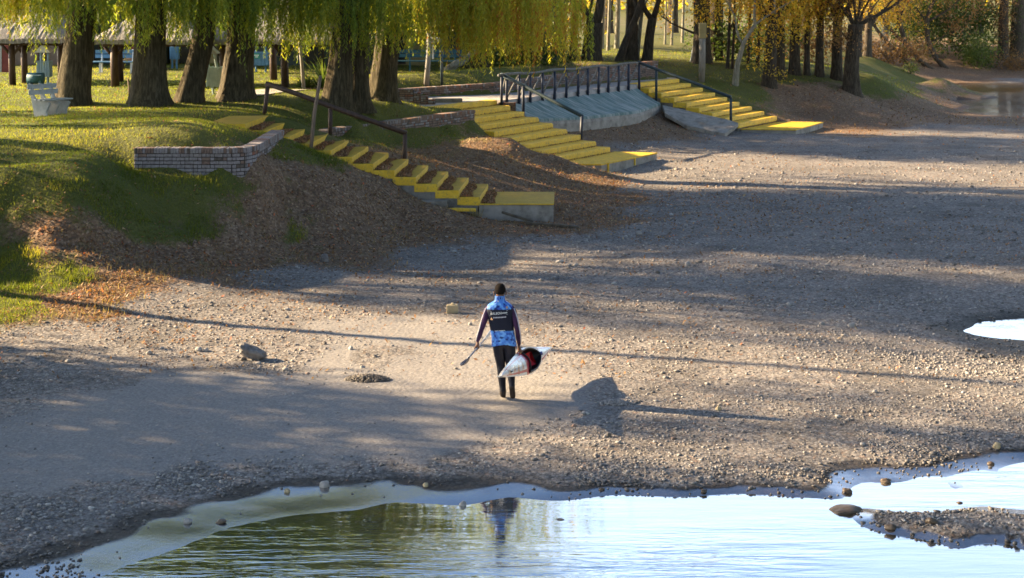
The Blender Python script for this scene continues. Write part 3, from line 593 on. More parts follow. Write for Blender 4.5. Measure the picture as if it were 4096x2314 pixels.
for i in range(5, NST):
    x1 = stx(i) - .05; x0 = stx(i - 1) - .1; j = .03 + .01 * (i % 2)
    prism([(x0, 43.1 + j), (x1, 43.1 + j), (x1 + .15, 45.9), (x0 + .15, 45.9)], stz(i) - .62, stz(i) - .2 - .004 * (i % 2), b_)
rough_up(b_.build('foundation', M['concrete_dark'], fs_, bevel=.02), .03)
# piles of leaves caught on the treads
x, y = rng.random(42000), rng.random(42000); i = rng.integers(1, 13, 42000)
xx = stx(i - 1) + .02 + .40 * x ** 1.25; yy = 43.12 + 2.75 * y; m_ = (x < .93 + .2 * (vnoise(yy * 1.2 + i * 7, i * 3.3, 71))) ; xx, yy, i = xx[m_], yy[m_], i[m_]
litter('leaf_drift', xx + .02, yy, .02 + .018 * rng.random(len(xx)), stz(i) + .012)

def wide_flight(s0, s1, label, zt, plat, zp, loc):
    r = empty('staircase', loc, label, 'stairs')
    for i in range(9):
        z = 2.07 - .19 * i; t1 = .6 * i; t0 = t1 - (.66 if i else .45); j = .015 * (i % 2)
        q = [st(s0 + j, t0, 0), st(s0 + j, t1, 0), st(s1 - j, t1, 0), st(s1 - j, t0, 0)]
        rough_up(prism(q, z - .22, z).build('step', M['yellow'], r, bevel=.03), .014)
        if 2 < i < 8 and s1 < 1:     # small yellow end blocks on the open side
            MB().box(st(s1 + .07, t1 - .1, z - .13), (.06, .05, .07), math.radians(-31)).build('end_block', M['yellow'], r, bevel=.01)
    q = [st(a, b, 0) for a, b in plat]
    rough_up(prism(q, zp - .05, zp).build('platform', M['yellow'], r, bevel=.012), .008)
    c = np.mean([(a, b) for a, b in plat], 0); q2 = [st(c[0] + (a - c[0]) * .985, c[1] + (b - c[1]) * .985, 0) for a, b in plat]
    rough_up(prism(q2, zp - .42, zp - .049).build('platform_base', M['concrete'], r, bevel=.02), .015)
    b_ = MB()
    for i in range(9):
        z = 2.07 - .19 * i; j = .05 + .01 * (i % 2); prism([st(s0 + j, .6 * i - .64, 0), st(s0 + j, .6 * i - .05, 0), st(s1 - j, .6 * i - .05, 0), st(s1 - j, .6 * i - .64, 0)], z - .75, z - .19 - .005 * (i % 2), b_)
    rough_up(b_.build('foundation', M['concrete_dark'], r, bevel=.02), .02); return r
mid = wide_flight(-4.1, 0, 'broad yellow steps between the brown grassy mound and the blue-green sloping slab', 2.07, [(-4.1, 4.82), (-3.6, 6.33), (.76, 6.32), (.3, 4.82)], .36, st(-2, 3, .3))
far = wide_flight(11.7, 16.1, 'farthest broad yellow steps, beyond the blue-green slab, beside the shaded grass bank', 2.07, [(11.9, 4.82), (12.8, 6.95), (16.95, 6.65), (16.4, 4.82)], .30, st(14, 3, .3))
MB().box(st(-3.15, 6.30, .2), (.09, .02, .16), math.radians(-31)).build('paint_mark', M['yellow'], mid)
MB().box(st(-1.1, 6.315, .2), (.05, .02, .12), math.radians(-31)).build('paint_mark', M['yellow'], mid)

# leaves blown against the risers of the two wide flights
for s0, s1, nm in ((-4.0, -.05, 'leaf_drift'), (11.8, 16.0, 'leaf_drift')):
    n = 5200; i = rng.integers(1, 10, n); t = .6 * (i - 1) + .03 + np.abs(rng.normal(0, .07, n)); s = s0 + (s1 - s0) * rng.random(n); k = rng.random(n) < .55 + .45 * vnoise(s * 1.5 + i * 5, i * 2.7, 73); t, s, i = t[k], s[k], i[k]
    q = O0[None] + s[:, None] * ES + t[:, None] * ET; litter(nm, q[:, 0], q[:, 1], .018 + .016 * rng.random(len(s)), np.where(i < 9, 2.07 - .19 * i, .36 if s0 < 0 else .30) + .014)
# deck of the promenade
dq = [(-4.15, -.46), (11.7, -.46), (11.7, -.455), (16.1, -.455), (18.5, .0), (19, -1.5), (15.9, -.95), (14.2, -1.55), (9, -1.85), (3, -2.0), (.2, -3.65), (-4.15, -4.3)]
dq = [(-4.15, -.46), (.25, -.46), (.25, .1), (11.6, .1), (11.6, -.46), (17, -.46), (17, -1.3), (15.6, -1.0), (14.2, -1.6), (9, -1.9), (3, -2.05), (.2, -3.7), (-4.15, -4.3)]
dk = rough_up(prism([st(a, b, 0) for a, b in dq], 1.82, 2.05).build('promenade', M['paving']), .006); tag(dk, kind='structure')

# sloping painted slab below the promenade
sl = empty('sloping_slab', st(6, 1, .7), 'blue-green painted concrete slab sloping down below the log railing, pale streaks', 'concrete slab')
ss = np.linspace(.3, 11.55, 24)
bt = np.interp(ss, [.3, 4, 8, 11.6], [1.38, 1.85, 1.92, 1.22]); bz = np.interp(ss, [.3, 4, 8, 11.6], [1.36, 1.25, 1.19, 1.27])
V = []; F = []
for k, s in enumerate(ss):
    for f in np.linspace(0, 1, 7): V.append(st(s, .14 + (bt[k] - .14) * f, 1.86 + (bz[k] - 1.86) * f - .05 * math.sin(f * math.pi) + .02 * random.random()))
    V.append(st(s, bt[k] + .02, bz[k] - .09))
for k in range(len(ss) - 1):
    for f in range(7): a = k * 8 + f; F.append((a, a + 1, a + 9, a + 8))
mk('slope', V, F, M['slab'], sl, smooth=False)
V = []; F = []
for k, s in enumerate(ss):
    n1 = .03 * random.random(); V += [st(s, bt[k] + .0, bz[k] - .07), st(s, bt[k] + .035 + n1, bz[k] - .2), st(s, bt[k] + .05, .2), st(s, bt[k] - .6, .2)]
for k in range(len(ss) - 1):
    for f in range(3): a = k * 4 + f; F.append((a, a + 1, a + 5, a + 4))
mk('retaining_face', V, F, M['concrete'], sl)
V = [st(*p) for p in [(.3, .14, 1.86), (.3, 1.38, 1.36), (.3, 1.42, .2), (.3, -.3, .2)]] + [st(*p) for p in [(11.56, .14, 1.86), (11.56, 1.22, 1.27), (11.56, 1.25, .2), (11.56, -.3, .2)]]
mk('end_face', V, [(0, 3, 2, 1), (4, 5, 6, 7)], M['concrete'], sl)
fsb = MB(); V = [st(11.5, 1.35, 1.2), st(11.3, 5.0, .62), st(9.9, 5.0, .26), st(10.0, 3.2, .52), st(10.3, 2.05, .98)]
prism([(p[0], p[1]) for p in V], [p[2] - .16 for p in V], [p[2] for p in V], fsb)
o = rough_up(fsb.build('broken_slab', M['concrete'], bevel=.02), .05); tag(o, 'grey broken concrete slab tilted on the bank beside the farthest yellow steps', 'concrete slab')

# --- brick walls, brick by brick
def unit_box(name, mat, jit):
    V = [(sx * .5 + random.uniform(-jit, jit), sy * .5, sz * .5 + random.uniform(-jit, jit) * 1.5) for sz in (-1, 1) for sx, sy in ((-1, -1), (1, -1), (1, 1), (-1, 1))]
    me = bpy.data.meshes.new(name); me.from_pydata(V, [], [(3, 2, 1, 0), (4, 5, 6, 7), (0, 1, 5, 4), (1, 2, 6, 5), (2, 3, 7, 6), (3, 0, 4, 7)]); me.materials.append(mat)
    bm = bmesh.new(); bm.from_mesh(me); bmesh.ops.bevel(bm, geom=[e for e in bm.edges], offset=.06, segments=1, affect='EDGES'); bm.to_mesh(me); bm.free()
    return me
BR = {k: [unit_box('brick', M['brick_' + k], .03) for _ in range(3)] for k in ('pale', 'brown', 'red', 'dark')}
def brick_wall(name, label, poly, zt, zb, th, mix, cap=.135, ch=.088, bl=.2, capw=.066, limit=295, cat='brick wall', face='pale'):
    zt = list(zt) if hasattr(zt, '__len__') else [zt] * len(poly)
    m0 = np.mean(poly, 0); r = empty(name, (m0[0], m0[1], min(zb)), label, cat); ro = np.array(r.location)
    core = MB(); items = []
    for i in range(len(poly) - 1):
        a, b = np.array(poly[i]), np.array(poly[i + 1]); L = np.linalg.norm(b - a); d = (b - a) / L; nr = np.array((d[1], -d[0])); ang = math.atan2(d[1], d[0])
        e0 = a - d * (.03 if i else 0) ; e1 = b + d * (.03 if i < len(poly) - 2 else 0)
        k = .012 + .003 * (i % 2)
        q = [e0 - nr * k, e1 - nr * k, e1 - nr * th, e0 - nr * th]
        prism(q, [zb[i] - .25, zb[i + 1] - .25] * 1 + [zb[i + 1] - .25, zb[i] - .25], [zt[i] - .03 - .002 * (i % 2), zt[i + 1] - .03 - .002 * (i % 2)] + [zt[i + 1] - .03 - .002 * (i % 2), zt[i] - .03 - .002 * (i % 2)], core)
        n = max(1, int(round(L / capw)))
        for c in range(n):
            f = (c + .5) / n; p = a + d * L * f - nr * (th / 2 - .012); z = zt[i] + (zt[i + 1] - zt[i]) * f
            items.append((p[0], p[1], z - cap / 2 + random.uniform(-.006, .004), (L / n - .010, th + .03, cap - .006), ang, 'cap'))
        course = 0
        while True:
            off = -(course % 2) * bl * .5; z_rel = cap + (course + .5) * ch
            if min(zt[i], zt[i + 1]) - z_rel < min(zb[i], zb[i + 1]) - .12: break
            x = off
            while x < L - .02:
                l = bl if random.random() < .62 else bl * .5
                x0, x1 = max(x, 0), min(x + l, L); x += l
                if x1 - x0 < .035: continue
                f = (x0 + x1) / 2 / L; z = zt[i] + (zt[i + 1] - zt[i]) * f - z_rel; zz = zb[i] + (zb[i + 1] - zb[i]) * f
                if z < zz - .12: continue
                p = a + d * L * f - nr * (.05 + random.uniform(-.006, .006))
                items.append((p[0], p[1], z, (x1 - x0 - .016, .11, ch - .02), ang + random.uniform(-.01, .01), 'b'))
            course += 1
    core.build('mortar', M['mortar'], r)
    items.sort(key=lambda t: t[0] ** 2 + t[1] ** 2)
    kinds = list(mix); wts = np.array([mix[k] for k in kinds]); wts = wts / wts.sum(); rest = {k: MB() for k in kinds}
    for n, (x, y, z, sc, ang, t) in enumerate(items):
        k = kinds[rng.choice(len(kinds), p=wts)]
        if t == 'cap' and k == 'pale' and random.random() < .35: k = 'brown'
        if n < limit:
            o = bpy.data.objects.new('brick', random.choice(BR[k])); C.objects.link(o); o.parent = r
            o.location = (x - ro[0], y - ro[1], z - ro[2]); o.scale = sc; o.rotation_euler = (0, 0, ang)
        else: rest[k].box((x, y, z), (sc[0] / 2, sc[1] / 2, sc[2] / 2), ang)
    for k in kinds:
        if rest[k].V: tag(rest[k].build('brickwork', M['brick_' + k], r, bevel=.006), kind='stuff')
    return r
brick_wall('brick_wall', 'low curved whitewashed brick retaining wall with soldier coping, left of the narrow yellow steps', WA, 2.55, WA_B, .32, {'pale': .82, 'brown': .09, 'dark': .07, 'red': .02}, limit=298)
brick_wall('brick_wall', 'long brown brick retaining wall on the mound between the two nearer yellow flights', WB, WB_T, WB_B, .3, {'pale': .3, 'brown': .55, 'dark': .08, 'red': .07}, cap=.12, ch=.082)
WC_T = [2.42, 2.42, 2.5, 2.62, 2.86, 2.9]
brick_wall('brick_wall', 'brown brick retaining wall behind the log railing at the back of the promenade', WC, WC_T, [2.0] * 6, .3, {'pale': .15, 'brown': .65, 'dark': .1, 'red': .1}, cap=.12, ch=.082, capw=.075)
pr = [(-5.2, 58.75), (-3.58, 58.75), (-3.32, 58.75), (-3.06, 58.75), (-2.8, 58.75)]
for k, (zt_, lab_) in enumerate([(2.62, 'highest'), (2.49, 'second highest'), (2.36, 'second lowest'), (2.23, 'lowest')]):
    brick_wall('brick_pier', f'{lab_} of the four stepped brick blocks at the left end of the promenade', [pr[k], pr[k + 1]], zt_, [2.0, 2.0], .45, {'pale': .25, 'brown': .6, 'red': .15}, cap=.04, ch=.082, capw=.12, cat='brick pier')
brick_wall('planter_edging', 'low edging of upright brown bricks around the flax plants', [(-7.85, 55.6), (-6.3, 55.75)], 2.86, [h1(-7.8, 55.6)] * 2, .1, {'brown': .8, 'dark': .2}, cap=.15, capw=.14, cat='planter edging')
brick_wall('cheek_wall', 'short brown brick cheek wall at the top of the broad middle steps', [st(.06, .05, 0)[:2], st(.06, 1.25, 0)[:2]][::-1] if False else [st(.05, .02, 0)[:2], st(.3, .62, 0)[:2]], 1.98, [1.4, 1.4], .2, {'brown': .8, 'red': .2}, cap=.12, cat='brick wall')
MB().box((-2.4, 59.9, 2.12), (.55, .2, .07), .1).build('kerb_block', M['concrete_dark'], bevel=.015)
tag(bpy.data.objects['kerb_block'], 'flat grey concrete kerb block lying on the promenade by the stepped brick blocks', 'kerb block')

# path across the lawn
pc = [(-9.4, 52.3), (-8.6, 52.7), (-6.9, 54.3), (-5.6, 56.6), (-4.2, 58.9)]
V = []; F = []; pp = []
for i in range(len(pc) - 1):
    for k in range(8): pp.append(np.array(pc[i]) + (np.array(pc[i + 1]) - np.array(pc[i])) * k / 8)
for i, p in enumerate(pp):
    d = pp[min(i + 1, len(pp) - 1)] - pp[max(i - 1, 0)]; d /= np.linalg.norm(d); nr = np.array((-d[1], d[0]))
    for w_ in (-.75, -.25, .25, .75): q = p + nr * w_; V.append((q[0], q[1], h1(q[0], q[1]) + .035))
for i in range(len(pp) - 1):
    for k in range(3): a = i * 4 + k; F.append((a, a + 4, a + 5, a + 1))
tag(mk('footpath', V, F, M['paving'], smooth=True), kind='structure')

# --- railings
def rail_thing(name, label, posts, rails, mat_post, mat_rail, rp, rr, loc, cat='railing'):
    r = empty(name, loc, label, cat)
    for a, b in posts: MB().tube([a, ((a[0] + b[0]) / 2 + .004, (a[1] + b[1]) / 2, (a[2] + b[2]) / 2), b], rp, 10, wob=.06).build('post', mat_post, r, True)
    for pts in rails: MB().tube(pts, rr, 10, wob=.08).build('rail', mat_rail, r, True)
    return r
rail_thing('handrail', 'dark brown log handrail beside the narrow yellow steps', [((-7.12, 46.3, 2.55), (-7.0, 46.3, 3.52)), ((-5.2, 46.15, 1.9), (-5.19, 46.15, 2.9)), ((-3.07, 46.05, 1.1), (-3.05, 46.05, 2.15))],
           [[(-7.06, 46.3, 3.58), (-6.1, 46.2, 3.27), (-5.19, 46.14, 2.93), (-4.1, 46.1, 2.55), (-3.0, 46.05, 2.17)]], M['rail_brown'], M['rail_brown'], .062, .072, (-5.2, 46.2, h1(-5.2, 46.2)))
def s_at(u, t):
    k = (u / 2.515 - 512) / FPX; q = O0 + t * ET
    return (k * q[1] - q[0]) / (ES[0] - k * ES[1])
us = [(2000 + x / 2.342) / 1.5907 for x in (15, 65, 180, 285, 400, 512, 620, 730, 822, 925, 1015, 1110, 1205, 1303)]
ps = [s_at(u, .15) for u in us]
br = empty('promenade_railing', st(6, .15, 2.05), 'log railing along the promenade with dark blue posts and grey diagonal braces', 'railing')
for k, s in enumerate(ps):
    MB().tube([st(s, .155, 1.74), st(s, .155 + random.uniform(-.02, .02), 2.4), st(s, .155, 2.98)], [.058, .055, .05], 10, wob=.08).build('post', M['rail_blue'], br, True)
    MB().tube([st(s, .21, 1.98), st(s, .13, 1.98)], .05, 8).build('bolt', M['rail_blue'], br, True)
    if 0 < k < len(ps) - 0 and k > 0:
        s0 = ps[k - 1]; MB().tube([st(s0 + .07, .12, 2.12), st(s0 + (s - s0) * .5, .11 + random.uniform(-.02, .02), 2.5), st(s - .04, .12, 2.9)], [.03, .033, .028], 8, wob=.15).build('brace', M['rail_grey'], br, True)
MB().tube([st(s, .15 + random.uniform(-.03, .03), 3.0 + .02 * math.sin(s * 1.9) + random.uniform(-.015, .015)) for s in np.linspace(-.1, 11.75, 26)], [.05 + random.uniform(-.008, .01) for _ in range(26)], 10, wob=.2).build('rail', M['rail_grey'], br, True)
rail_thing('handrail', 'dark teal pipe handrail on the right of the broad middle steps', [((.42, 60.4, 1.5), (.42, 60.4, 2.62)), ((2.5, 59.0, .5), (2.56, 59.0, 1.6))],
           [[(-.42, 61.05, 3.03), (.5, 60.4, 2.6), (1.6, 59.65, 2.07), (2.58, 59.0, 1.6)]], M['rail_blue'], M['rail_teal'], .06, .068, (.42, 60.4, 1.5))
a_ = st(11.62, .1, 3.03); b_ = st(11.6, 4.5, 1.65); c_ = st(11.6, 1.0, 0)
rail_thing('handrail', 'dark teal pipe handrail on the left of the farthest yellow steps', [((c_[0], c_[1], 1.35), (c_[0], c_[1], 2.72)), ((b_[0], b_[1], .2), (b_[0], b_[1], 1.64))],
           [[a_, (c_[0], c_[1], 2.74), st(11.6, 2.8, 2.2), b_]], M['rail_teal'], M['rail_teal'], .058, .068, (c_[0], c_[1], 1.35))
p = MB(); p.tube([(-5.36, 43.0, 1.95), (-5.26, 43.0, 3.0), (-5.1, 43.0, 3.99)], [.055, .055, .05], 6).build('wooden_pole', M['wood_post'])
tag(bpy.data.objects['wooden_pole'], 'leaning bare wooden pole standing at the near edge of the narrow yellow steps', 'pole')
# planks and loose concrete by the lower platform
def plank(a, b, w_, h_, mat, label, name='plank'):
    a, b = Vector(a), Vector(b); d = (b - a); L = d.length; R = d.to_track_quat('X', 'Z').to_matrix()
    o = MB().box((a + b) / 2, (L / 2, w_ / 2, h_ / 2), M=R).build(name, mat, bevel=.008); rough_up(o, .02, 4); return tag(o, label, 'plank')
g0 = ground_at(1262, 530); g1 = ground_at(1372, 560); plank((g0[0], 42.6, .42), (.55, 42.6, .16), .16, .06, M['wood_wet'], 'upper dark plank leaning against the grey face of the lower platform')
plank((.35, 42.3, .17), (1.75, 42.1, .08), .13, .07, M['wood_wet'], 'lower dark plank lying on the ground below the platform corner')
o = MB().box((-2.45, 42.75, .6), (.75, .12, .1), .03, taper=.95).build('concrete_block', M['concrete_dark'], bevel=.02); tag(rough_up(o, .02), 'long grey concrete block lying under the lower yellow steps', 'concrete block')
o = MB().box((-1.35, 42.65, .46), (.4, .1, .035), -.05).build('painted_slab', M['yellow'], bevel=.01); tag(rough_up(o, .02), 'broken yellow-painted slab lying on the ground below the last narrow step', 'concrete slab')
# ------------------------------------------------------------------ trees
def trunk_into(mb, pts, radii, n=24, flare=.35, seed=0):
    """a furrowed, flared trunk through the points pts"""
    pts = [Vector(p) for p in pts]; L = [0]
    for a, b in zip(pts[:-1], pts[1:]): L.append(L[-1] + (b - a).length)
    m = max(6, int(L[-1] / .22)); V = []; rs = np.random.default_rng(seed); ph = rs.random(5) * 6.28
    ks = (5, 9, 14, 3, 7)
    for i in range(m + 1):
        l = L[-1] * i / m; p = Vector((np.interp(l, L, [q.x for q in pts]), np.interp(l, L, [q.y for q in pts]), np.interp(l, L, [q.z for q in pts])))
        r = float(np.interp(l, L, radii)); fl = flare * math.exp(-l / .45)
        for k in range(n):
            a = 2 * math.pi * k / n
            rr = r * (1 + fl * (1 + .45 * math.sin(3 * a + ph[3]) + .3 * math.sin(5 * a + ph[0])) + .045 * math.sin(ks[1] * a + ph[1] + .3 * math.sin(l * 1.3)) + .04 * math.sin(ks[2] * a + ph[2]) + .06 * mnoise.noise(Vector((math.cos(a) * 1.5, math.sin(a) * 1.5, l * .8 + seed))))
            V.append((p.x + math.cos(a) * rr, p.y + math.sin(a) * rr, p.z))
    F = [(i * n + k, i * n + (k + 1) % n, (i + 1) * n + (k + 1) % n, (i + 1) * n + k) for i in range(m) for k in range(n)]
    F.append(tuple(range(m * n, (m + 1) * n)))
    mb.add(V, F)
def limb_into(mb, a, d, L, r, depth, seed, up=.25, n=8, spread=.7, kids=3):
    """a branching limb; returns tip points"""
    rs = random.Random(seed); p = Vector(a); d = Vector(d).normalized(); pts = [p.copy()]; m = 6
    for i in range(m):
        d = (d + Vector((rs.uniform(-1, 1), rs.uniform(-1, 1), rs.uniform(-.6, 1) * .5 + up)) * .22).normalized(); p = p + d * L / m; pts.append(p.copy())
    mb.tube(pts, [r * (1 - .75 * i / m) for i in range(m + 1)], n)
    tips = [pts[-1], pts[-3]]
    if depth > 0:
        for k in range(kids):
            i = rs.randint(2, m); dd = (d + Vector((rs.uniform(-1, 1), rs.uniform(-1, 1), rs.uniform(-.3, .8))) * spread)
            tips += limb_into(mb, pts[i], dd, L * .62, r * .45, depth - 1, seed * 7 + k + 1, up, max(5, n - 2), spread, kids)
    return tips
def leaf_quads(c, size, rs, droop=.3, asp=.45):
    """diamond leaves at centres c"""
    n = len(c); d = rs.normal(size=(n, 3)); d[:, 2] -= droop * 2; d /= np.linalg.norm(d, axis=1)[:, None]
    e = np.cross(d, rs.normal(size=(n, 3))); e /= np.linalg.norm(e, axis=1)[:, None] + 1e-9
    s = size[:, None] * .5
    return np.stack([c - d * s, c + e * s * asp, c + d * s, c - e * s * asp], 1).reshape(-1, 3)
def crown_mesh(name, parts, mat, parent):
    V = np.concatenate([p[0] for p in parts]); t = np.concatenate([p[1] for p in parts])
    n = len(V) // 4
    return mk(name, V, np.arange(4 * n).reshape(-1, 4), mat, parent, attrs={'tint': np.clip(t, 0, 1)})
def strands(rs, cx, cy, n, R, ztop, zlow, zvar, tint, tvar=.16, L=.12, step=.045, inner=.0, sq=1.0, band=None):
    """hanging willow withies hung with narrow leaves"""
    C_ = []; D_ = []; T_ = []; U_ = []
    for k in range(n):
        # withies hang in bunches
        if k % 7 == 0 or k == 0:
            r = R * math.sqrt(inner + (1 - inner) * rs.random()); a = rs.random() * 6.283; bx, by = cx + r * math.cos(a), cy + r * sq * math.sin(a)
            zb0 = zlow + zvar * rs.random() ** .8 + .35 * (1 - r / R); tb = tint + rs.normal(0, tvar * .7)
        x0, y0 = bx + rs.normal(0, .16), by + rs.normal(0, .16); zb = zb0 + abs(rs.normal(0, .5)) - .3 * (rs.random() < .12) - .45 * (rs.random() < .05); zt = ztop - 2.0 * (r / R) ** 2 + rs.random() * .6
        if zt - zb < .6: continue
        m = int((zt - zb) / step); f = np.arange(m) / m; z = zt - (zt - zb) * f
        sw = rs.normal(0, .10, 2); x = x0 + sw[0] * f ** 2 + .02 * np.sin(z * 3 + k); y = y0 + sw[1] * f ** 2
        fade = rs.random(m) < np.clip(1.25 - f * .35, .5, 1)
        C_.append(np.stack([x, y, z], 1)[fade]); T_.append((np.full(m, tb + rs.normal(0, tvar * .4)) + rs.normal(0, .08, m) + .10 * f)[fade])
    c = np.concatenate(C_); t = np.concatenate(T_); m = len(c)
    a = rs.random(m) * 6.283; o = np.stack([np.cos(a), np.sin(a), -1.0 - 1.1 * rs.random(m)], 1); o /= np.linalg.norm(o, axis=1)[:, None]
    e = np.cross(o, rs.normal(size=(m, 3))); e /= np.linalg.norm(e, axis=1)[:, None] + 1e-9
    s = (L * (.7 + .6 * rs.random(m)))[:, None]
    V = np.stack([c, c + o * s * .45 + e * s * .13, c + o * s, c + o * s * .45 - e * s * .13], 1).reshape(-1, 3)
    return V, np.repeat(t, 4)
def blob(rs, c, rad, n, size, tint, tvar=.2, droop=.3, clump=14, shell=.35):
    """leaves in clumps through an ellipsoid"""
    nc = max(1, n // clump); d = rs.normal(size=(nc, 3)); d /= np.linalg.norm(d, axis=1)[:, None]
    cc = np.array(c) + d * np.array(rad) * ((shell + (1 - shell) * rs.random(nc)) ** .6)[:, None]
    p = np.repeat(cc, clump, 0) + rs.normal(size=(nc * clump, 3)) * (np.array(rad).mean() * .13 + size)
    t = np.repeat(tint + rs.normal(0, tvar, nc), clump) + rs.normal(0, .08, nc * clump)
    return leaf_quads(p, size * (.6 + .8 * rs.random(len(p))), rs, droop), np.repeat(t, 4)

WIL = [  # u, v, width px, lean of trunk, crown offset, R, zlow, strands, tint, label
    (188, 262, 78, .35, (-1.3, -.8), 4.4, 4.55, 420, .52, 'thickest furrowed willow trunk, flaring wide at the base right behind the white bench'),
    (375, 262, 84, .12, (.3, -.6), 3.7, 4.55, 400, .34, 'broad upright dark willow trunk, second willow from the left in the row'),
    (488, 256, 58, .62, (.2, -.2), 3.0, 4.45, 300, .30, 'slender willow trunk leaning right, between the broad dark one and the pale-flanked one'),
    (597, 250, 74, .25, (.2, -.4), 3.6, 4.35, 400, .38, 'willow with sunlit left flank standing on a grassy hump just left of the log handrail'),
    (852, 268, 66, .35, (-.2, -.6), 3.6, 4.2, 400, .46, 'flared willow trunk leaning right beside the flax plants, front one of its clump'),
    (900, 264, 54, .05, (.2, 0), 3.2, 4.15, 300, .36, 'dark middle willow trunk of the clump of three above the brown retaining wall'),
    (966, 250, 64, .28, (2.0, -.9), 4.2, 4.15, 520, .60, 'rightmost willow of the row, its long yellow curtain hanging before the log railing'),
]
for i, (u, v, w_, lean, off, R, zl, ns, tint, lab) in enumerate(WIL):
    bx, by, bz = ground_at(u, v); rad = w_ / 2 / 2.515 / FPX * by
    r = empty('willow_tree', (bx, by, bz), lab, 'willow', 'willows along the top of the near bank')
    rs = np.random.default_rng(100 + i); mb = MB()
    pts = [(bx - lean * .4, by, bz - .25), (bx - lean * .22, by, bz + .3), (bx + lean * .3, by, bz + 1.6), (bx + lean * .75, by + .05, bz + 3.2), (bx + lean * 1.0, by + .1, bz + 4.6)]
    trunk_into(mb, pts, [rad * 1.18, rad * 1.05, rad * .93, rad * .9, rad * .8], 30, .42, i * 3 + 1)
    top = Vector(pts[-1])
    for k in range(5):
        a = k * 1.257 + rs.random(); limb_into(mb, top - Vector((0, 0, .35 + .2 * k)), (math.cos(a) * .8, math.sin(a) * .8, .9), R * 1.15, rad * .42, 1, i * 11 + k, .25)
    mb.build('trunk', M['bark'], r, True)
    cx, cy = bx + off[0] + lean, by + off[1]
    parts = [strands(rs, cx, cy, int(ns * 1.6), R if i not in (4, 5) else 2.6, 8.0 if i < 4 else 6.9, zl - .32, 1.7, tint, inner=.05)]
    if i == 6:      # the long bright curtain to the right
        parts.append(strands(rs, .2, 50.2, 760, 2.15, 7.4, 3.62, 1.25, .76, inner=.0, sq=.9)); parts.append(strands(rs, -1.6, 51.0, 330, 1.3, 7.4, 3.8, 1.3, .70))
    if i == 0: parts.append(strands(rs, bx - 2.6, by - 1, 420, 2.0, 7.2, 4.75, .9, .60))
    parts.append(blob(rs, (cx, cy, 9.8 if i < 4 else 11.6), (R * .95, R * .95, 3.2 if i < 4 else 2.0), 4600 if i < 4 else 2600, .36, tint, .15, .6, 12))
    crown_mesh('crown', parts, M['leaf_willow'], r)
    for k in range(3): pass

def tree(name, label, base, width, path, limbs, blobs, leafmat, barkmat, cat='tree', group=None, seed=0, flare=.3, extra=None, n=14):
    """path: list of (dx, dy, dz, radius factor); limbs: (path idx, dx, dy, dz, L, rfac); blobs: (dx, dy, dz, rx, ry, rz, n, size, tint)"""
    bx, by, bz = base; rad = width / 2 / 2.515 / FPX * by
    r = empty(name, base, label, cat, group); mb = MB(); rs = np.random.default_rng(seed)
    pts = [(bx, by, bz - .3)] + [(bx + a, by + b, bz + c) for a, b, c, _ in path]
    trunk_into(mb, pts, [rad * 1.1] + [rad * f for *_, f in path], n, flare, seed)
    tips = []
    for k, (pi, dx, dy, dz, L, rf) in enumerate(limbs):
        a = Vector(pts[pi + 1]); tips += limb_into(mb, a - Vector((0, 0, .15)), (dx, dy, dz), L, rad * rf, 2, seed * 13 + k, .12, 7, .8, 3)
    mb.build('trunk', barkmat, r, True)
    parts = [blob(rs, (bx + q[0], by + q[1], bz + q[2]), q[3:6], int(q[6]), q[7], q[8], .18, .35, 12) for q in blobs]
    if tips and blobs:
        tp = np.array([t[:] for t in tips]); nn = 16; p = np.repeat(tp, nn, 0) + rs.normal(size=(len(tp) * nn, 3)) * .32
        parts.append((leaf_quads(p, blobs[0][7] * (.6 + .7 * rs.random(len(p))), rs), np.repeat(blobs[0][8] + rs.normal(0, .2, len(p)), 4)))
    if extra: parts += extra
    if parts: crown_mesh('crown', parts, leafmat, r)
    return r
LY, LR, LG = M['leaf_yellow'], M['leaf_rust'], M['leaf_green']
BD, BP, BK = M['bark_dark'], M['bark_pale'], M['bark']
GA = ground_at
WG = 'trees behind the log railing'
tree('park_tree', 'dark forked tree with two thick limbs in a V, behind the log railing', GA(1490, 154), 44, [(.1, 0, 1.2, .9), (.15, 0, 1.9, .95)], [(1, -.55, .1, 1.0, 4.5, .55), (1, .45, 0, 1.1, 4.5, .6), (1, .1, .4, 1, 4, .4)], [(0, 1, 6.5, 3, 2.5, 2.2, 1900, .2, .42), (-.8, 0, 4.6, 1.2, 1.2, .9, 380, .18, .5)], LY, BD, group=WG, seed=21)
tree('park_tree', 'upright dark trunk at the right edge of the willow curtain, behind the railing', GA(1442, 150), 18, [(.0, 0, 1.5, .9), (.1, 0, 3.5, .8), (.1, 0, 6, .6)], [(1, .5, 0, 1, 3, .5), (2, -.5, 0, 1, 3, .5)], [(.4, 1, 6.5, 2.4, 2.4, 2.2, 1300, .2, .3)], LY, BD, group=WG, seed=22)
tree('park_tree', 'thin dark trunk leaning right just left of the forked tree', GA(1464, 150), 9, [(.3, 0, 2, .9), (.7, 0, 4, .8), (1, 0, 6, .5)], [(1, .5, 0, 1, 2.5, .5)], [(1, 0, 6.6, 1.6, 1.6, 1.6, 700, .2, .4)], LY, BD, group=WG, seed=23)
tree('park_tree', 'trunk leaning steeply to the right between the forked tree and the palm', GA(1551, 154), 21, [(.45, 0, 1.0, .9), (1.05, 0, 2.4, .85), (1.7, .2, 4.4, .7)], [(1, -.2, .3, 1, 3, .5), (2, .5, 0, 1, 3, .6)], [(1.8, 1.4, 6.8, 2.4, 2, 2.1, 1300, .2, .45)], LY, BD, group=WG, seed=24)
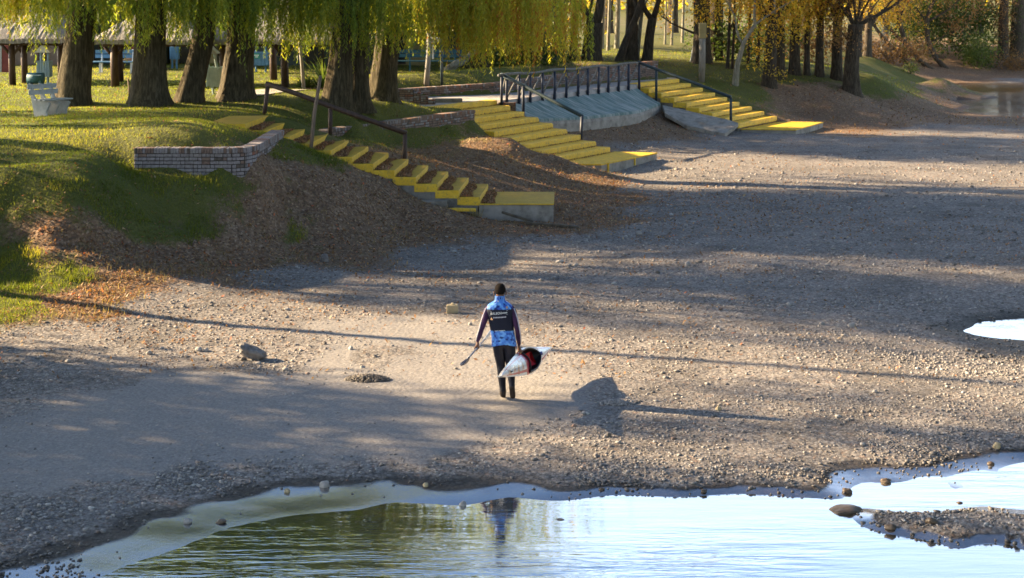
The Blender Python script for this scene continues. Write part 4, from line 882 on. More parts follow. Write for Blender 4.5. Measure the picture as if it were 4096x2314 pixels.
tree('park_tree', 'slim pale trunk leaning right beside the palm', GA(1599, 151), 11, [(.3, 0, 2.5, .9), (.75, 0, 5, .7)], [(0, .3, .2, 1, 3, .5), (1, -.3, 0, 1, 2.5, .5)], [(.6, 1, 7, 1.8, 1.8, 1.8, 900, .2, .5)], LY, BP, group=WG, seed=25)
tree('park_tree', 'dark tree forking low in two bowed limbs, right of the palm', GA(1626, 154), 25, [(.15, 0, 1.3, .9), (.3, 0, 2.2, .9)], [(1, -.5, .1, 1.0, 4, .6), (1, .55, 0, 1.0, 4, .65)], [(.6, 1.5, 6.2, 2.8, 2.2, 2.4, 1700, .2, .5), (1.5, -.3, 4.3, 1.1, 1.0, .8, 300, .18, .6)], LY, BD, group=WG, seed=26)
tree('park_tree', 'biggest dark trunk right of the pale stake, one bare limb reaching left', GA(1764, 158), 44, [(.02, 0, 1.5, .92), (.0, 0, 3.5, .9), (.0, 0, 6, .75)], [(0, -1.6, 0, .55, 2.6, .16), (1, -.7, 0, 1, 4.2, .4), (1, .7, .2, 1, 4, .4), (2, .3, .4, 1, 4, .5)], [(-.5, 1.5, 7.4, 3.2, 2.8, 2.6, 2200, .2, .5), (1.4, 0, 5.0, 1.4, 1.2, 1.3, 500, .18, .5), (-1.4, .8, 4.9, 1.2, 1, .8, 260, .18, .6)], LY, BD, group=WG, seed=27)
tree('park_tree', 'second dark trunk standing close behind the biggest dark trunk', GA(1796, 150), 40, [(.1, 0, 1.8, .9), (.2, 0, 4, .85), (.25, 0, 6.5, .7)], [(1, .6, 0, 1, 4, .4), (2, -.4, .4, 1, 4, .5)], [(.8, 1, 6.8, 3, 2.8, 2.8, 1900, .21, .38), (1.3, 0, 4.4, 1.2, 1.2, 1, 400, .2, .35)], LY, BD, group=WG, seed=28)
FG = 'pale bare trunks far behind the railing'
FL = ['leftmost', 'second from left', 'thickest', 'middle thin one', 'thinnest', 'rightmost']
for k, (u, v, w_) in enumerate([(1514, 124, 9), (1529, 128, 8), (1551, 122, 12), (1689, 114, 6), (1672, 112, 5), (1716, 108, 7)]):
    tree('distant_tree', f'{FL[k]} of the pale slender trunks in the sunlit wood behind the log railing', GA(u, v), w_, [(.1, 0, 3, .9), (.2, 0, 7, .6)], [(0, .4, 0, 1, 3, .5)], [(.3, 1, 6.5, 3, 2.4, 3, 800, .3, .62)], LY, BP, group=FG, seed=40 + k)
# palm
px_, py_, pz_ = GA(1587, 151); pr_ = empty('palm_tree', (px_, py_, pz_), 'tall shaggy palm trunk with drooping fan fronds behind the railing', 'palm', None)
mb = MB(); trunk_into(mb, [(px_, py_, pz_ - .2), (px_ + .05, py_, pz_ + 2), (px_ + .1, py_, pz_ + 5.6)], [.36, .3, .28], 18, .25, 5)
for k in range(150):
    a = random.random() * 6.28; z = pz_ + .6 + random.random() * 4.8; r0 = .27; mb.add([(px_ + .08 + math.cos(a - .2) * r0, py_ + math.sin(a - .2) * r0, z), (px_ + .08 + math.cos(a + .2) * r0, py_ + math.sin(a + .2) * r0, z), (px_ + .08 + math.cos(a) * (r0 + .12), py_ + math.sin(a) * (r0 + .12), z - .32)], [(0, 1, 2)])
mb.build('trunk', BD, pr_)
mb = MB()
for k in range(24):
    a = random.random() * 6.28; el = random.uniform(-.5, .9); L = random.uniform(1.1, 1.7); c0 = Vector((px_ + .1, py_, pz_ + 5.5)); d = Vector((math.cos(a) * math.cos(el), math.sin(a) * math.cos(el), math.sin(el)))
    c1 = c0 + d * L; mb.tube([c0, c0 + d * L * .5, c1], [.03, .025, .02], 5)
    sd = d.cross(Vector((0, 0, 1))).normalized(); up = sd.cross(d)
    for j in range(13):
        b = (j / 12 - .5) * 3.3; q = (d * math.cos(b) + sd * math.sin(b)); e = c1 + q * .75 + Vector((0, 0, -.28)); w2 = q.cross(up).normalized() * .035
        mb.add([c1 - w2 * .4, c1 + w2 * .4, c1 + q * .4 + w2, e, c1 + q * .4 - w2], [(0, 1, 2, 3, 4)])
mb.build('crown', M['leaf_green'], pr_)
# the yellow trees beyond the farthest steps
YG = 'yellowing trees on the lawn beyond the farthest steps'
bx, by, bz = GA(1848, 214)
tree('young_tree', 'small curved tree with slim grey stem and yellow leaves right of the mossy post', (bx, by, bz), 17, [(.1, 0, .9, .8), (.42, 0, 2.0, .7), (.95, 0, 2.85, .62), (1.9, .1, 3.5, .45), (3.0, .2, 4.1, .3)], [(1, -.5, .2, 1, 2.4, .45), (2, .1, .2, 1, 2.4, .5), (3, -.1, 0, 1, 2.3, .4), (4, .6, 0, .6, 2, .3)], [(.2, .8, 4.6, 2.6, 1.8, 1.5, 1500, .15, .62), (2.2, .3, 4.3, 1.8, 1.5, 1.2, 900, .15, .66), (-1.3, .9, 3.6, 1.1, .9, .9, 350, .15, .6)], LY, BP, group=YG, seed=60, flare=.15, n=10)
def yel(u, v, w_, label, seed, low, ty=.6, lm=LY, h=5.6, n_=1500, r_=2.2, dx=.1):
    b = GA(u, v); tree('lawn_tree', label, b, w_, [(dx * .3, 0, 1.5, .92), (dx * .7, 0, 3, .85), (dx, 0, 4.5, .7)], [(1, -.6, -.2, 1, 3, .5), (1, .6, .1, 1, 3, .5), (2, .1, .4, 1, 3, .5), (2, -.3, -.4, 1, 3, .4)],
         [(0, 0, h, r_, r_ * .9, 2.2, n_, .17, ty), (.3, -.4, 3.7, 1.7, 1.2, .8, 620, .15, ty + .08)] + low, lm, BD, group=YG, seed=seed)
yel(1934, 217, 34, 'leafy double-stemmed tree on the bank edge with low hanging yellow sprays', 61, [(-.3, -.5, 2.2, 1.1, .8, .9, 420, .14, .6), (.6, -.3, 2.9, 1.2, .9, .9, 420, .14, .62), (-.4, -.4, 1.2, .6, .5, .6, 150, .13, .55), (.5, -.3, .55, .5, .5, .3, 90, .13, .5)], dx=.2)
yel(1959, 197, 28, 'dark stem close behind the double-stemmed tree on the bank edge', 62, [(.2, -.4, 2.6, 1.2, .9, .9, 380, .15, .62)])
yel(1997, 186, 26, 'stout dark trunk left of the two thinner ones in the yellow grove', 63, [(-.3, -.3, 2.9, 1.4, 1, .8, 450, .15, .66)])
yel(2028, 188, 16, 'thin straight trunk in the middle of the yellow grove', 64, [(.2, -.3, 2.8, 1.1, .9, .7, 360, .15, .68)], n_=1100)
yel(2060, 191, 21, 'dark trunk of the yellow grove next to the pair by the pollard', 65, [(.2, -.3, 3.0, 1.1, .9, .9, 320, .15, .7), (.9, -.2, 2.3, .5, .5, .5, 120, .14, .7)])
yel(2104, 199, 27, 'tall dark trunk directly left of the pollarded willow', 66, [(0, 0, 3.9, 1.0, .9, .6, 240, .15, .55)], lm=LR, ty=.45, n_=1000, r_=1.7)
b = GA(2139, 230)
tree('pollard_willow', 'thick pollarded willow with a fan of bare shoots, on the shaded bank', b, 40, [(.05, 0, 1.2, .9), (.15, 0, 2.4, .85), (.25, 0, 3.3, .95)], [(2, 1.4, 0, .55, 4.2, .3), (2, -.7, .2, 1, 2.8, .25), (2, -.35, 0, 1.2, 3, .2), (2, 0, .2, 1.2, 3, .2), (2, .3, -.1, 1.1, 3, .2), (2, .6, .2, 1.1, 3, .2), (1, -.9, -.2, .8, 2, .18)],
     [(-.9, 0, 3.1, 1.1, .9, .9, 420, .14, .35), (-.2, -.4, 2.5, .7, .5, .6, 160, .13, .5), (1.6, .3, 4.6, 2.2, 1.5, .8, 420, .14, .4), (-.4, .3, 4.8, 1.6, 1.3, 1.1, 420, .14, .4), (3.2, .6, 4.1, 1.5, 1, .7, 260, .14, .6)], LR, BD, 'pollard willow', None, 67, .35, n=22)
for k, (u, v, w_, lab) in enumerate([(2160, 142, 12, 'slim distant trunk just right of the pollarded willow'), (2181, 141, 21, 'dark distant trunk second to the right of the pollarded willow'), (2223, 140, 18, 'pale distant trunk standing left of the leaning riverside stems'),
                                     (1829, 173, 8, 'thin left trunk of two standing behind the curved young tree'), (1841, 173, 7, 'thin right trunk of two standing behind the curved young tree'), (1880, 160, 9, 'dark slim trunk in the undergrowth behind the curved young tree'), (1905, 165, 10, 'dark slim trunk left of the double-stemmed tree, in the undergrowth')]):
    tree('lawn_tree', lab, GA(u, v), w_, [(.1, 0, 2, .9), (.2, 0, 5, .7)], [(0, .5, 0, 1, 3, .5), (1, -.4, 0, 1, 3, .5)], [(0, .8, 5.5, 2.2, 2, 1.8, 900, .2, .5 + .05 * (k % 3)), (.3, 0, 3.4, 1.1, 1, .7, 160, .17, .6)], LY, BP if k == 2 else BD, group=YG, seed=70 + k)
# leaning riverside stems, ivy trunks and bushes on the far bank
b = GA(2386, 171)
tree('leaning_tree', 'bent riverside tree curving up from the far bank with bare forked twigs', b, 17, [(-.9, 0, .7, .95), (-1.5, 0, 1.9, .8), (-1.55, 0, 3.4, .7), (-1.2, 0, 4.6, .55)], [(2, 1.2, 0, .6, 3, .4), (3, .7, 0, 1, 3, .5), (2, -.6, 0, 1, 2.4, .3), (1, 1.5, -.2, .35, 2.6, .25)], [(-.2, 1, 6.4, 2.6, 1.8, 1.6, 1100, .2, .5), (1.5, .5, 5, 1.8, 1.2, 1.2, 500, .2, .45)], LR, BD, 'leaning tree', seed=81)
b = GA(2350, 172)
tree('leaning_tree', 'dark stem sweeping left and up from the far bank, left of the bent riverside tree', b, 18, [(-1.2, 0, .7, .9), (-2.1, 0, 1.9, .75), (-2.5, 0, 3.4, .6), (-2.6, 0, 5, .5)], [(1, -1, 0, .7, 3, .5), (2, .6, 0, 1, 3, .5), (3, -.3, 0, 1, 3, .5)], [(-2.4, 1, 4.9, 2.2, 1.6, 1.6, 1300, .2, .62), (-1.2, .6, 2.6, 1.1, .8, .8, 260, .18, .4)], LY, BD, 'leaning tree', seed=82)
b = GA(2310, 172)
tree('leaning_tree', 'low stem leaning far left over the mud bank, leftmost of the leaning riverside stems', b, 16, [(-1.3, 0, .9, .9), (-2.4, .2, 2.1, .7), (-3.2, .3, 3.2, .55)], [(1, -.6, 0, 1, 2.6, .5), (2, -.8, 0, .7, 2.6, .5)], [(-2.6, .8, 4.4, 2, 1.5, 1.3, 1000, .2, .64)], LY, BD, 'leaning tree', seed=83)
for k, (u, v, w_, lab) in enumerate([(2522, 148, 26, 'ivy-wrapped brown trunk left of the broad one at the right edge'), (2560, 140, 42, 'broad ivy-clad trunk at the far right edge of the far bank')]):
    tree('ivy_tree', lab, GA(u, v), w_, [(.05, 0, 2, .95), (.1, 0, 5, .8), (.1, 0, 7, .7)], [(1, .6, 0, 1, 3, .4), (1, -.6, 0, 1, 3, .4)], [(0, -.1, .9 + j * .95, .75 + .25 * k, .7, .6, 330, .15, .12 + .18 * (j % 3)) for j in range(6)] + [(0, .5, 7, 2.6, 2, 2, 900, .22, .3)], LR if k == 0 else LG, BD, 'ivy tree', seed=90 + k)
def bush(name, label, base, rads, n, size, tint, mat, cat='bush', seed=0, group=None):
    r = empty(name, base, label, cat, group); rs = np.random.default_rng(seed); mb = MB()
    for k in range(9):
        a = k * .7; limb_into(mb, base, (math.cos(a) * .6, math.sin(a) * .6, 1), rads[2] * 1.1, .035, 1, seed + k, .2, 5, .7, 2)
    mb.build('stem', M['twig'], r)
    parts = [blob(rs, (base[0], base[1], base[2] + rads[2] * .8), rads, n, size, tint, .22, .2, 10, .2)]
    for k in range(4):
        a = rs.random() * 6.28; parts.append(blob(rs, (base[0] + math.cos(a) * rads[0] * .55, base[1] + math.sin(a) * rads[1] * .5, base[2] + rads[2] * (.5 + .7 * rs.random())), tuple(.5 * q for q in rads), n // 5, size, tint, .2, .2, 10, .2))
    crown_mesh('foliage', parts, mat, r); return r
bush('riverside_bush', 'rounded sunlit green bush on the far bank left of the ivy trunks', GA(2462, 168), (1.5, 1.3, 1.25), 1500, .17, .55, LG, seed=101)
bush('riverside_bush', 'low dull undergrowth bush at the far right edge, below the ivy trunks', GA(2550, 176), (1.7, 1.0, .6), 800, .16, .4, LR, seed=102)
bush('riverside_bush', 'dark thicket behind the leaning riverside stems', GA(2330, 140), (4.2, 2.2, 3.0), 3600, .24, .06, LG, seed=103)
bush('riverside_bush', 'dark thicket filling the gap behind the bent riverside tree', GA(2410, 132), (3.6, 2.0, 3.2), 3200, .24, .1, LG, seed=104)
bush('riverside_bush', 'low dark scrub between the pollarded willow and the leaning stems', GA(2235, 158), (3.2, 1.4, .9), 1500, .18, .2, LR, seed=105)
bush('riverside_bush', 'small green clump on the mud bank below the leaning stems', GA(2290, 186), (.6, .5, .45), 260, .12, .5, LG, seed=106)
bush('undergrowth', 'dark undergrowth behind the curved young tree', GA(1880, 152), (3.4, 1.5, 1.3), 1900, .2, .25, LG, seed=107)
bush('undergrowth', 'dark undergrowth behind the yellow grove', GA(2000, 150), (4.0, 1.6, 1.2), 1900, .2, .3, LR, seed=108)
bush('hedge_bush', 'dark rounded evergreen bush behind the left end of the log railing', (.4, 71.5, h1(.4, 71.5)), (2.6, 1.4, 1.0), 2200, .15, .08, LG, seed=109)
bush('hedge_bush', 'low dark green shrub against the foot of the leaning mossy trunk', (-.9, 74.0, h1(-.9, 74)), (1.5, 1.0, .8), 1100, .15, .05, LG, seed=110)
tree('mossy_tree', 'grey mossy trunk leaning left behind the bright willow curtain', GA(1205, 172), 52, [(-.25, 0, 1.2, .9), (-.05, 0, 2.6, .85), (.3, 0, 4.6, .7)], [(1, -.6, .2, 1, 3.5, .4), (2, .5, 0, 1, 3, .5)], [(0, .5, 7, 3, 2.5, 2, 1500, .22, .1)], LG, BK, seed=111, n=18)
# dense trees closing the view behind the huts and behind the right-hand lawn
BL = ['leftmost', 'second from the left', 'third from the left', 'third from the right', 'second from the right', 'rightmost, yellowest']
BG = 'tall trees closing off the park behind the huts'
for k, (x, y, tint, lm) in enumerate([(-27, 84, .1, LG), (-21, 86, .2, LG), (-15, 83, .12, LG), (-9, 87, .2, LG), (-3.5, 85, .25, LG), (2.5, 98, .35, LY)]):
    tree('background_tree', BL[k] + ' of the dark bushy trees rising behind the shelters and huts', (x, y, h1(x, y)), 30, [(.1, 0, 2.5, .9), (.2, 0, 5, .7)], [(0, .5, 0, 1, 4, .5), (0, -.5, 0, 1, 4, .5)], [(0, 0, 4.2, 3.6, 2.5, 3.4, 2400, .3, tint), (0, 0, 8.8, 3.2, 2.6, 3.2, 1500, .34, tint)], lm, BD, group=BG, seed=120 + k)
for k, (x, y, lab) in enumerate([(-6.2, 66.8, 'dark-crowned tree hidden behind the flared willow beside the flax'), (-5.6, 72.3, 'dark-crowned tree hidden behind the rightmost willow of the row'), (-2.1, 79.5, 'dark-crowned tree behind the mossy trunk'), (-11.5, 70.5, 'dark-crowned tree behind the right-hand thatched shelter')]):
    tree('park_tree', lab, (x, y, h1(x, y)), 34, [(.1, 0, 2.5, .9), (.2, 0, 5, .7)], [(0, .5, 0, 1, 4, .5), (0, -.5, 0, 1, 4, .5)], [(0, 0, 7.6, 3.4, 2.6, 3.4, 4200, .3, .2), (0, 0, 3.6, 2.8, 2.0, 2.2, 2200, .28, .2)], LG, BD, group=None, seed=220 + k)
BL2 = ['second from left', 'third from left', 'fourth from left', 'fifth from left', 'middle one', 'fifth from right', 'fourth from right', 'third from right', 'leftmost', 'second from right', 'rightmost']
BG2 = 'autumn trees far behind the right-hand lawn'
for k, (x, y, tint, lm) in enumerate([(7, 118, .66, LY), (12.5, 126, .72, LY), (18, 118, .55, LY), (24, 132, .6, LY), (30, 138, .5, LR), (38, 132, .45, LR), (46, 140, .5, LR), (54, 134, .3, LG), (2, 122, .6, LY), (62, 140, .3, LG), (70, 145, .3, LG)]):
    tree('background_tree', f'{BL2[k]} in the row of hazy autumn trees far beyond the right-hand lawn', (x, y, h1(x, y)), 26, [(.1, 0, 3, .9), (.2, 0, 6, .7)], [(0, .6, 0, 1, 4, .5), (0, -.6, 0, 1, 4, .5)], [(0, 0, 6.2, 3.4, 2.4, 2.6, 1300, .36, tint), (0, 0, 10.5, 3.4, 2.6, 3.2, 1300, .4, tint)], lm, BD, group=BG2, seed=140 + k)
rs = np.random.default_rng(5); parts = []
for k in range(90):
    x = -150 + k * 4.2 + rs.normal(0, 2); y = 215 + rs.normal(0, 14); parts.append(blob(rs, (x, y, h1(x, y) + 5), (4, 3.5, 6), 420, .8, .3 + .25 * rs.random(), .15, .3, 10, .2))
fw = crown_mesh('far_wood', parts, M['leaf_yellow'], None); tag(fw, kind='stuff')

# the same park goes on to the left of the picture: its trees throw the long shadows on the lawn and the river bed
def shade_tree(x, y, zc, rad, n, label, w_=40, tint=.35, seed=0, size=.3):
    z = h1(x, y); tree('park_tree', label, (x, y, z), w_, [(.1, 0, 2, .92), (.2, 0, 4.5, .8), (.2, 0, 6.5, .65)], [(1, .6, 0, 1, 4, .4), (1, -.6, .2, 1, 4, .4), (2, .2, .5, 1, 4, .5), (2, -.1, -.6, 1, 4, .5)], [(0, 0, zc - z, *rad, n, size, tint)], M['leaf_willow'], BD, group='trees left of the picture', seed=seed)
for k, (x, y, zc, rad, n, lab) in enumerate([
    (-17, 40.4, 12.2, (3.0, 1.8, 2.8), 5200, 'high-crowned willow on the lawn left of the white bench'),
    (-19, 48.0, 12.0, (3.2, 1.3, 2.8), 3600, 'high-crowned willow further back on the lawn left of the white bench'),
    (-27, 49.5, 11.5, (3.5, 2.6, 3.2), 3600, 'willow far left of the thatched shelter'),
    (-31, 42.5, 14.5, (2.6, 2.0, 3.0), 1500, 'willow by the bank left of the lawn'),
    (-23, 42.2, 15.5, (3.2, 1.5, 3.4), 3800, 'tall willow behind the high-crowned willows left of the bench'),
    (-24.5, 44.9, 15.0, (3.2, .7, 3.4), 1800, 'tall willow far back on the lawn left of the shelters'),
    (-21.5, 27.3, 5.2, (3.0, 2.0, 3.6), 6720, 'bushy willow at the foot of the bank, left of the gravel'),
    (-23.5, 30.6, 5.8, (3.0, 1.6, 3.8), 5760, 'bushy willow on the bank, left of the tilted rock'),
    (-20.0, 24.2, 4.6, (2.6, 1.8, 3.4), 6720, 'bushy willow by the shore, left of the mud strip'),
    (-19.0, 21.0, 4.4, (2.6, 1.6, 3.2), 4800, 'bushy willow by the water, lower left')]):
    shade_tree(x, y, zc, rad, n, lab, 44, .35, 300 + k)
for k, (x, y, w_, lab) in enumerate([(-15.5, 37.0, 15, 'slim trunk nearest the bank edge, left of the lawn'), (-16.6, 38.6, 24, 'stout bare trunk left of the lawn, beside the slim one'), (-15.4, 40.0, 14, 'slim leaning trunk left of the bench'), (-18.5, 40.6, 26, 'stout trunk set back on the lawn left of the bench'), (-16.2, 42.0, 17, 'bare trunk behind the leaning one, left of the bench')]):
    tree('bare_tree', lab, (x, y, h1(x, y)), w_, [(.1, 0, 3, .9), (.15 + .1 * k, 0, 6, .75), (.2, 0, 9.5, .6)], [(2, .4, 0, 1, 3, .4), (2, -.4, .1, 1, 3, .4)], [], LY, BD, seed=330 + k)
tree('bare_tree', 'slim bare trunk on the bank left of the picture', (-17, 33.6, h1(-17, 33.6)), 34, [(.1, 0, 3, .9), (.2, 0, 6, .7), (.2, 0, 9, .5)], [(1, .4, 0, 1, 3, .4)], [], LY, BD, seed=320)

# unseen wood added right of and behind the camera to block low sky light
rs = np.random.default_rng(9); parts = []
for k in range(46):
    az = math.radians(38 + 182 * k / 45); d = 46 + rs.normal(0, 4); x, y = 4 + math.sin(az) * d, 26 + math.cos(az) * d
    for zc, rr, n in ((5, 4.6, 420), (12, 4.6, 420), (18.5, 3.6, 300)):
        parts.append(blob(rs, (x, y, zc + rs.normal(0, .8)), (rr, rr * .8, 4.6), n, 1.0, .12 + .3 * rs.random(), .15, .3, 10, .15))
tag(crown_mesh('sky_blocking_wood', parts, M['leaf_green'], None), kind='stuff')
# ------------------------------------------------------------------ park furniture and huts
# concrete bench
bx, by, bz = ground_at(128, 290); bz = h1(bx, by)
bn = empty('park_bench', (bx, by, bz), 'white slatted bench on curved concrete legs at the left edge of the lawn', 'bench')
def bench_leg(x0, y0):
    prof_b = [(-.36, 0.0), (-.40, .22), (-.46, .45), (-.56, .78), (-.60, .86), (-.55, .92), (-.47, .90), (-.44, .82), (-.40, .62), (-.34, .52), (-.26, .46), (.12, .42), (.18, .38), (.13, .30), (.05, .14), (.08, 0.0)]
    V = [(x0 + px, y0 + s * .032, bz + pz - .03) for s in (-1, 1) for px, pz in prof_b]; n = len(prof_b)
    F = [tuple(range(n)), tuple(range(2 * n - 1, n - 1, -1))] + [(i, n + i, n + (i + 1) % n, (i + 1) % n) for i in range(n)]
    return MB().add(V, F)
e1 = Vector((.6, .8, 0)); dn = e1.normalized(); pdir = Vector((.92, -.39, 0)); L = .98
for d in (-.33, 0.0, .33):
    o = bench_leg(0, 0).build('leg', M['whitewash'], bn, bevel=.012); R = Matrix.Rotation(math.atan2(pdir.y, pdir.x), 4, 'Z')
    ro = Vector(origin(bn)); o.data.transform(Matrix.Translation(Vector((bx + .12 + d * dn.x, by + d * dn.y, 0)) - ro) @ R @ Matrix.Translation(ro))
def slat(x, z, w_, h_, nm, tilt=0.0):
    R = Matrix((dn, Vector((-dn.y, dn.x, 0)), Vector((0, 0, 1)))).transposed() @ Matrix.Rotation(tilt, 3, 'X')
    c = Vector((bx + .12, by, bz + z)) + pdir * x
    return MB().box(c, (L / 2, w_ / 2, h_ / 2), M=R).build(nm, M['whitewash'], bn, bevel=.008)
slat(-.46, .80, .035, .135, 'backrest_slat', .12); slat(-.41, .645, .035, .135, 'backrest_slat', .12)
for x in (-.2, -.06, .08): slat(x, .445, .12, .035, 'seat_slat')

# blue benches further back
def blue_bench(u, v, width, label, mat):
    b = ground_at(u, v); r = empty('park_bench', b, label, 'bench', None); x, y, z = b
    for dx in (-width * .32, width * .32):
        MB().tube([(x + dx, y + .3, z - .05), (x + dx - .02, y + .32, z + .45), (x + dx - .05, y + .45, z + .95)], .04, 8).build('leg', M['roofwhite'] if mat == 'bluewood2' else M[mat], r)
        MB().box((x + dx, y - .05, z + .2), (.04, .04, .25)).build('leg', M['roofwhite'] if mat == 'bluewood2' else M[mat], r)
    MB().box((x, y + .1, z + .46), (width / 2, .22, .025)).build('seat', M[mat], r)
    MB().box((x, y + .38, z + .68), (width / 2 * .95, .02, .075)).build('backrest_slat', M[mat], r); MB().box((x, y + .41, z + .86), (width / 2 * .95, .02, .075)).build('backrest_slat', M[mat], r)
blue_bench(292, 184, 2.0, 'blue slatted bench on white legs behind the shelter post', 'bluewood2')
blue_bench(1088, 180, 3.1, 'long dark teal bench standing behind the lamp post', 'teal')

# covered litter bins of slats with a little roof
def litter_bin(u, v, label, mat, wd, hb, z0, zr, lean=0.0, roofmat='roofwhite', sign=False):
    b = ground_at(u, v); x, y, z = b; r = empty('litter_bin', b, label, 'litter bin'); d = wd * .8
    def L(zz): return x + lean * (zz)
    for sx in (-1, 1): MB().tube([(L(0) + sx * wd * .28, y, z - .1), (L(zr) + sx * wd * .28, y, z + zr)], .045, 6).build('post', M[mat], r)
    n = 5; zc = z0 + hb / 2
    for f, (ax, ay, cx, cy) in enumerate([(1, 0, 0, -d / 2), (1, 0, 0, d / 2), (0, 1, -wd / 2, 0), (0, 1, wd / 2, 0)]):
        for k in range(n):
            o = (k - (n - 1) / 2) * (wd if ax else d) / n; h = (wd if ax else d) / n / 2 - .008
            MB().box((L(zc) + cx + ax * o, y + cy + ay * o, z + zc + random.uniform(-.01, .01)), (h if ax else .012, .012 if ax else h, hb / 2)).build('slat', M[mat], r)
    MB().box((L(z0) , y, z + z0 + .03), (wd / 2 - .02, d / 2 - .02, .02)).build('bin_floor', M[mat], r)
    rw = wd * .62; V = [(L(zr) - rw, y - d * .7, z + zr), (L(zr) + rw, y - d * .7, z + zr), (L(zr) + rw, y + d * .7, z + zr), (L(zr) - rw, y + d * .7, z + zr), (L(zr) - .02, y - d * .7, z + zr + .3), (L(zr) - .02, y + d * .7, z + zr + .3)]
    MB().add(V, [(3, 2, 1, 0), (0, 1, 4), (2, 3, 5), (1, 2, 5, 4), (3, 0, 4, 5)]).build('roof', M[roofmat], r)
    if sign:
        s = MB().box((L(zc) - wd * .2, y - d / 2 - .03, z + zc + .12), (wd * .2, .008, .11)).build('sign', M['signgreen'], r)
        for k in range(2): MB().box((L(zc) - wd * .2 + .02 * k, y - d / 2 - .0405, z + zc + .15 - .07 * k), (wd * .15 - .05 * k, .002, .018)).build('lettering', M['white'], s)
    return r
litter_bin(112, 212, 'pale blue slatted litter bin with a small gable roof, left of the thickest willow', 'bluewood', .46, .58, .27, 1.16)
litter_bin(549, 238, 'pale green slatted litter bin leaning left between two willows', 'greenwood', .47, .64, .26, 1.34, -.2, 'whitewash')
litter_bin(439, 174, 'dark blue slatted litter bin behind the broad dark willow', 'bluewood2', .34, .52, .43, 1.3)
litter_bin(656, 182, 'wide blue slatted bin carrying a green sign, behind the log handrail', 'bluewood2', .72, .57, .3, 1.2, 0, 'bluewood', True)
# teal drum next to the first bin
b = ground_at(90, 217); r = empty('barbecue', b, 'dark teal round-topped barbecue drum at the foot of the pale blue bin', 'barbecue')
mb = MB(); mb.tube([(b[0] - .28, b[1], b[2] + .28), (b[0] + .28, b[1], b[2] + .28)], .2, 16); mb.build('drum', M['teal'], r, True)
for sx in (-.2, .2): MB().box((b[0] + sx, b[1], b[2] + .1), (.05, .18, .14)).build('leg', M['teal'], r)
MB().box((b[0] + .1, b[1] - .18, b[2] + .40), (.14, .04, .02)).build('lid_handle', M['bluewood'], r)
o = MB().box(Pd(12, 148, 66), (.34, .03, .55)).build('notice_board', M['redboard'], bevel=.01)
tag(o, 'dark red board with a pale edge at the far left, beyond the shelter posts', 'board'); MB().box(tuple(Vector(Pd(2, 148, 65.98))), (.04, .032, .54)).build('edge_strip', M['whitewash'], o)
# thatched shelters
def shelter(label, u0, u1, y, posts, ez=4.52, rise=1.35, group='thatched shelters on the lawn'):
    x0 = (u0 / 2.515 - 512) / FPX * y; x1 = (u1 / 2.515 - 512) / FPX * y; cx = (x0 + x1) / 2; D = 4.2
    r = empty('thatched_shelter', (cx, y + D / 2, h1(cx, y)), label, 'shelter', group)
    nx, ny = 44, 12; V = []; F = []
    for j in range(ny + 1):
        for i in range(nx + 1):
            f = i / nx; g = j / ny; e = min(1, min(f, 1 - f) * (x1 - x0) / 1.9, min(g, 1 - g) * D / 2.0)
            e2 = max(0.0, e); V.append((x0 + (x1 - x0) * f, y - .35 + (D + .7) * g, ez + rise * e2 + .022 * random.uniform(-1, 1) + (-.05 if e2 < .03 else 0)))
    for j in range(ny):
        for i in range(nx): a = j * (nx + 1) + i; F.append((a, a + 1, a + nx + 2, a + nx + 1))
    n0 = len(V); V += [(a, b, c - .16) for a, b, c in V]; F += [tuple(reversed([q + n0 for q in f])) for f in F]
    bd = [i for i in range(nx + 1)] + [j * (nx + 1) + nx for j in range(1, ny + 1)] + [ny * (nx + 1) + i for i in range(nx - 1, -1, -1)] + [j * (nx + 1) for j in range(ny - 1, 0, -1)]
    F += [(bd[(k + 1) % len(bd)], bd[k], bd[k] + n0, bd[(k + 1) % len(bd)] + n0) for k in range(len(bd))]
    mk('roof', V, F, M['thatch'], r)
    # loose straw ends at the eaves
    mb = MB()
    for k in range(int((x1 - x0) * 60)):
        x = x0 + random.random() * (x1 - x0); z = ez - .02 + random.uniform(-.1, .14); mb.add([(x - .012, y - .36, z), (x + .012, y - .36, z), (x + random.uniform(-.03, .03), y - .48, z - random.uniform(.06, .2))], [(0, 1, 2)])
    tag(mb.build('straw_fringe', M['thatch'], r), kind='stuff')
    MB().tube([(x0 + .2, y + .1, ez - .22), (cx, y + .1, ez - .2), (x1 - .2, y + .1, ez - .22)], .09, 8).build('beam', M['rail_brown'], r, True)
    MB().tube([(x0 + .2, y + D - .1, ez - .22), (x1 - .2, y + D - .1, ez - .22)], .09, 8).build('beam', M['rail_brown'], r, True)
    for u, dy, rad in posts:
        px, py = (u / 2.515 - 512) / FPX * (y + dy), y + dy; zg = h1(px, py)
        MB().tube([(px + .05, py, zg - .15), (px + .01, py, (zg + ez) / 2), (px, py, ez - .16)], [rad * 1.06, rad, rad * .92], 12, wob=.06).build('post', M['rail_brown'], r, True)
        for sx in (-1, 1): MB().tube([(px + sx * .06, py, ez - .62), (px + sx * .42, py, ez - .2)], .055, 7).build('bracket', M['rail_brown'], r, True)
shelter('thatched shelter on log posts at the far left, beyond the white bench', -75, 166, 58.2, [(29, .1, .12), (60, 1.4, .12), (152, 3.9, .14), (-50, .1, .12)])
shelter('thatched shelter whose post stands between the two thickest willows', 236, 520, 56.2, [(287, .1, .145), (505, .1, .13), (300, 3.9, .12)], 4.55)
shelter('thatched shelter behind the log handrail, right of the sunlit willow', 540, 868, 57.6, [(715, .1, .14), (686, 5.2, .14), (560, .1, .13), (850, 3.6, .12)], 4.5)
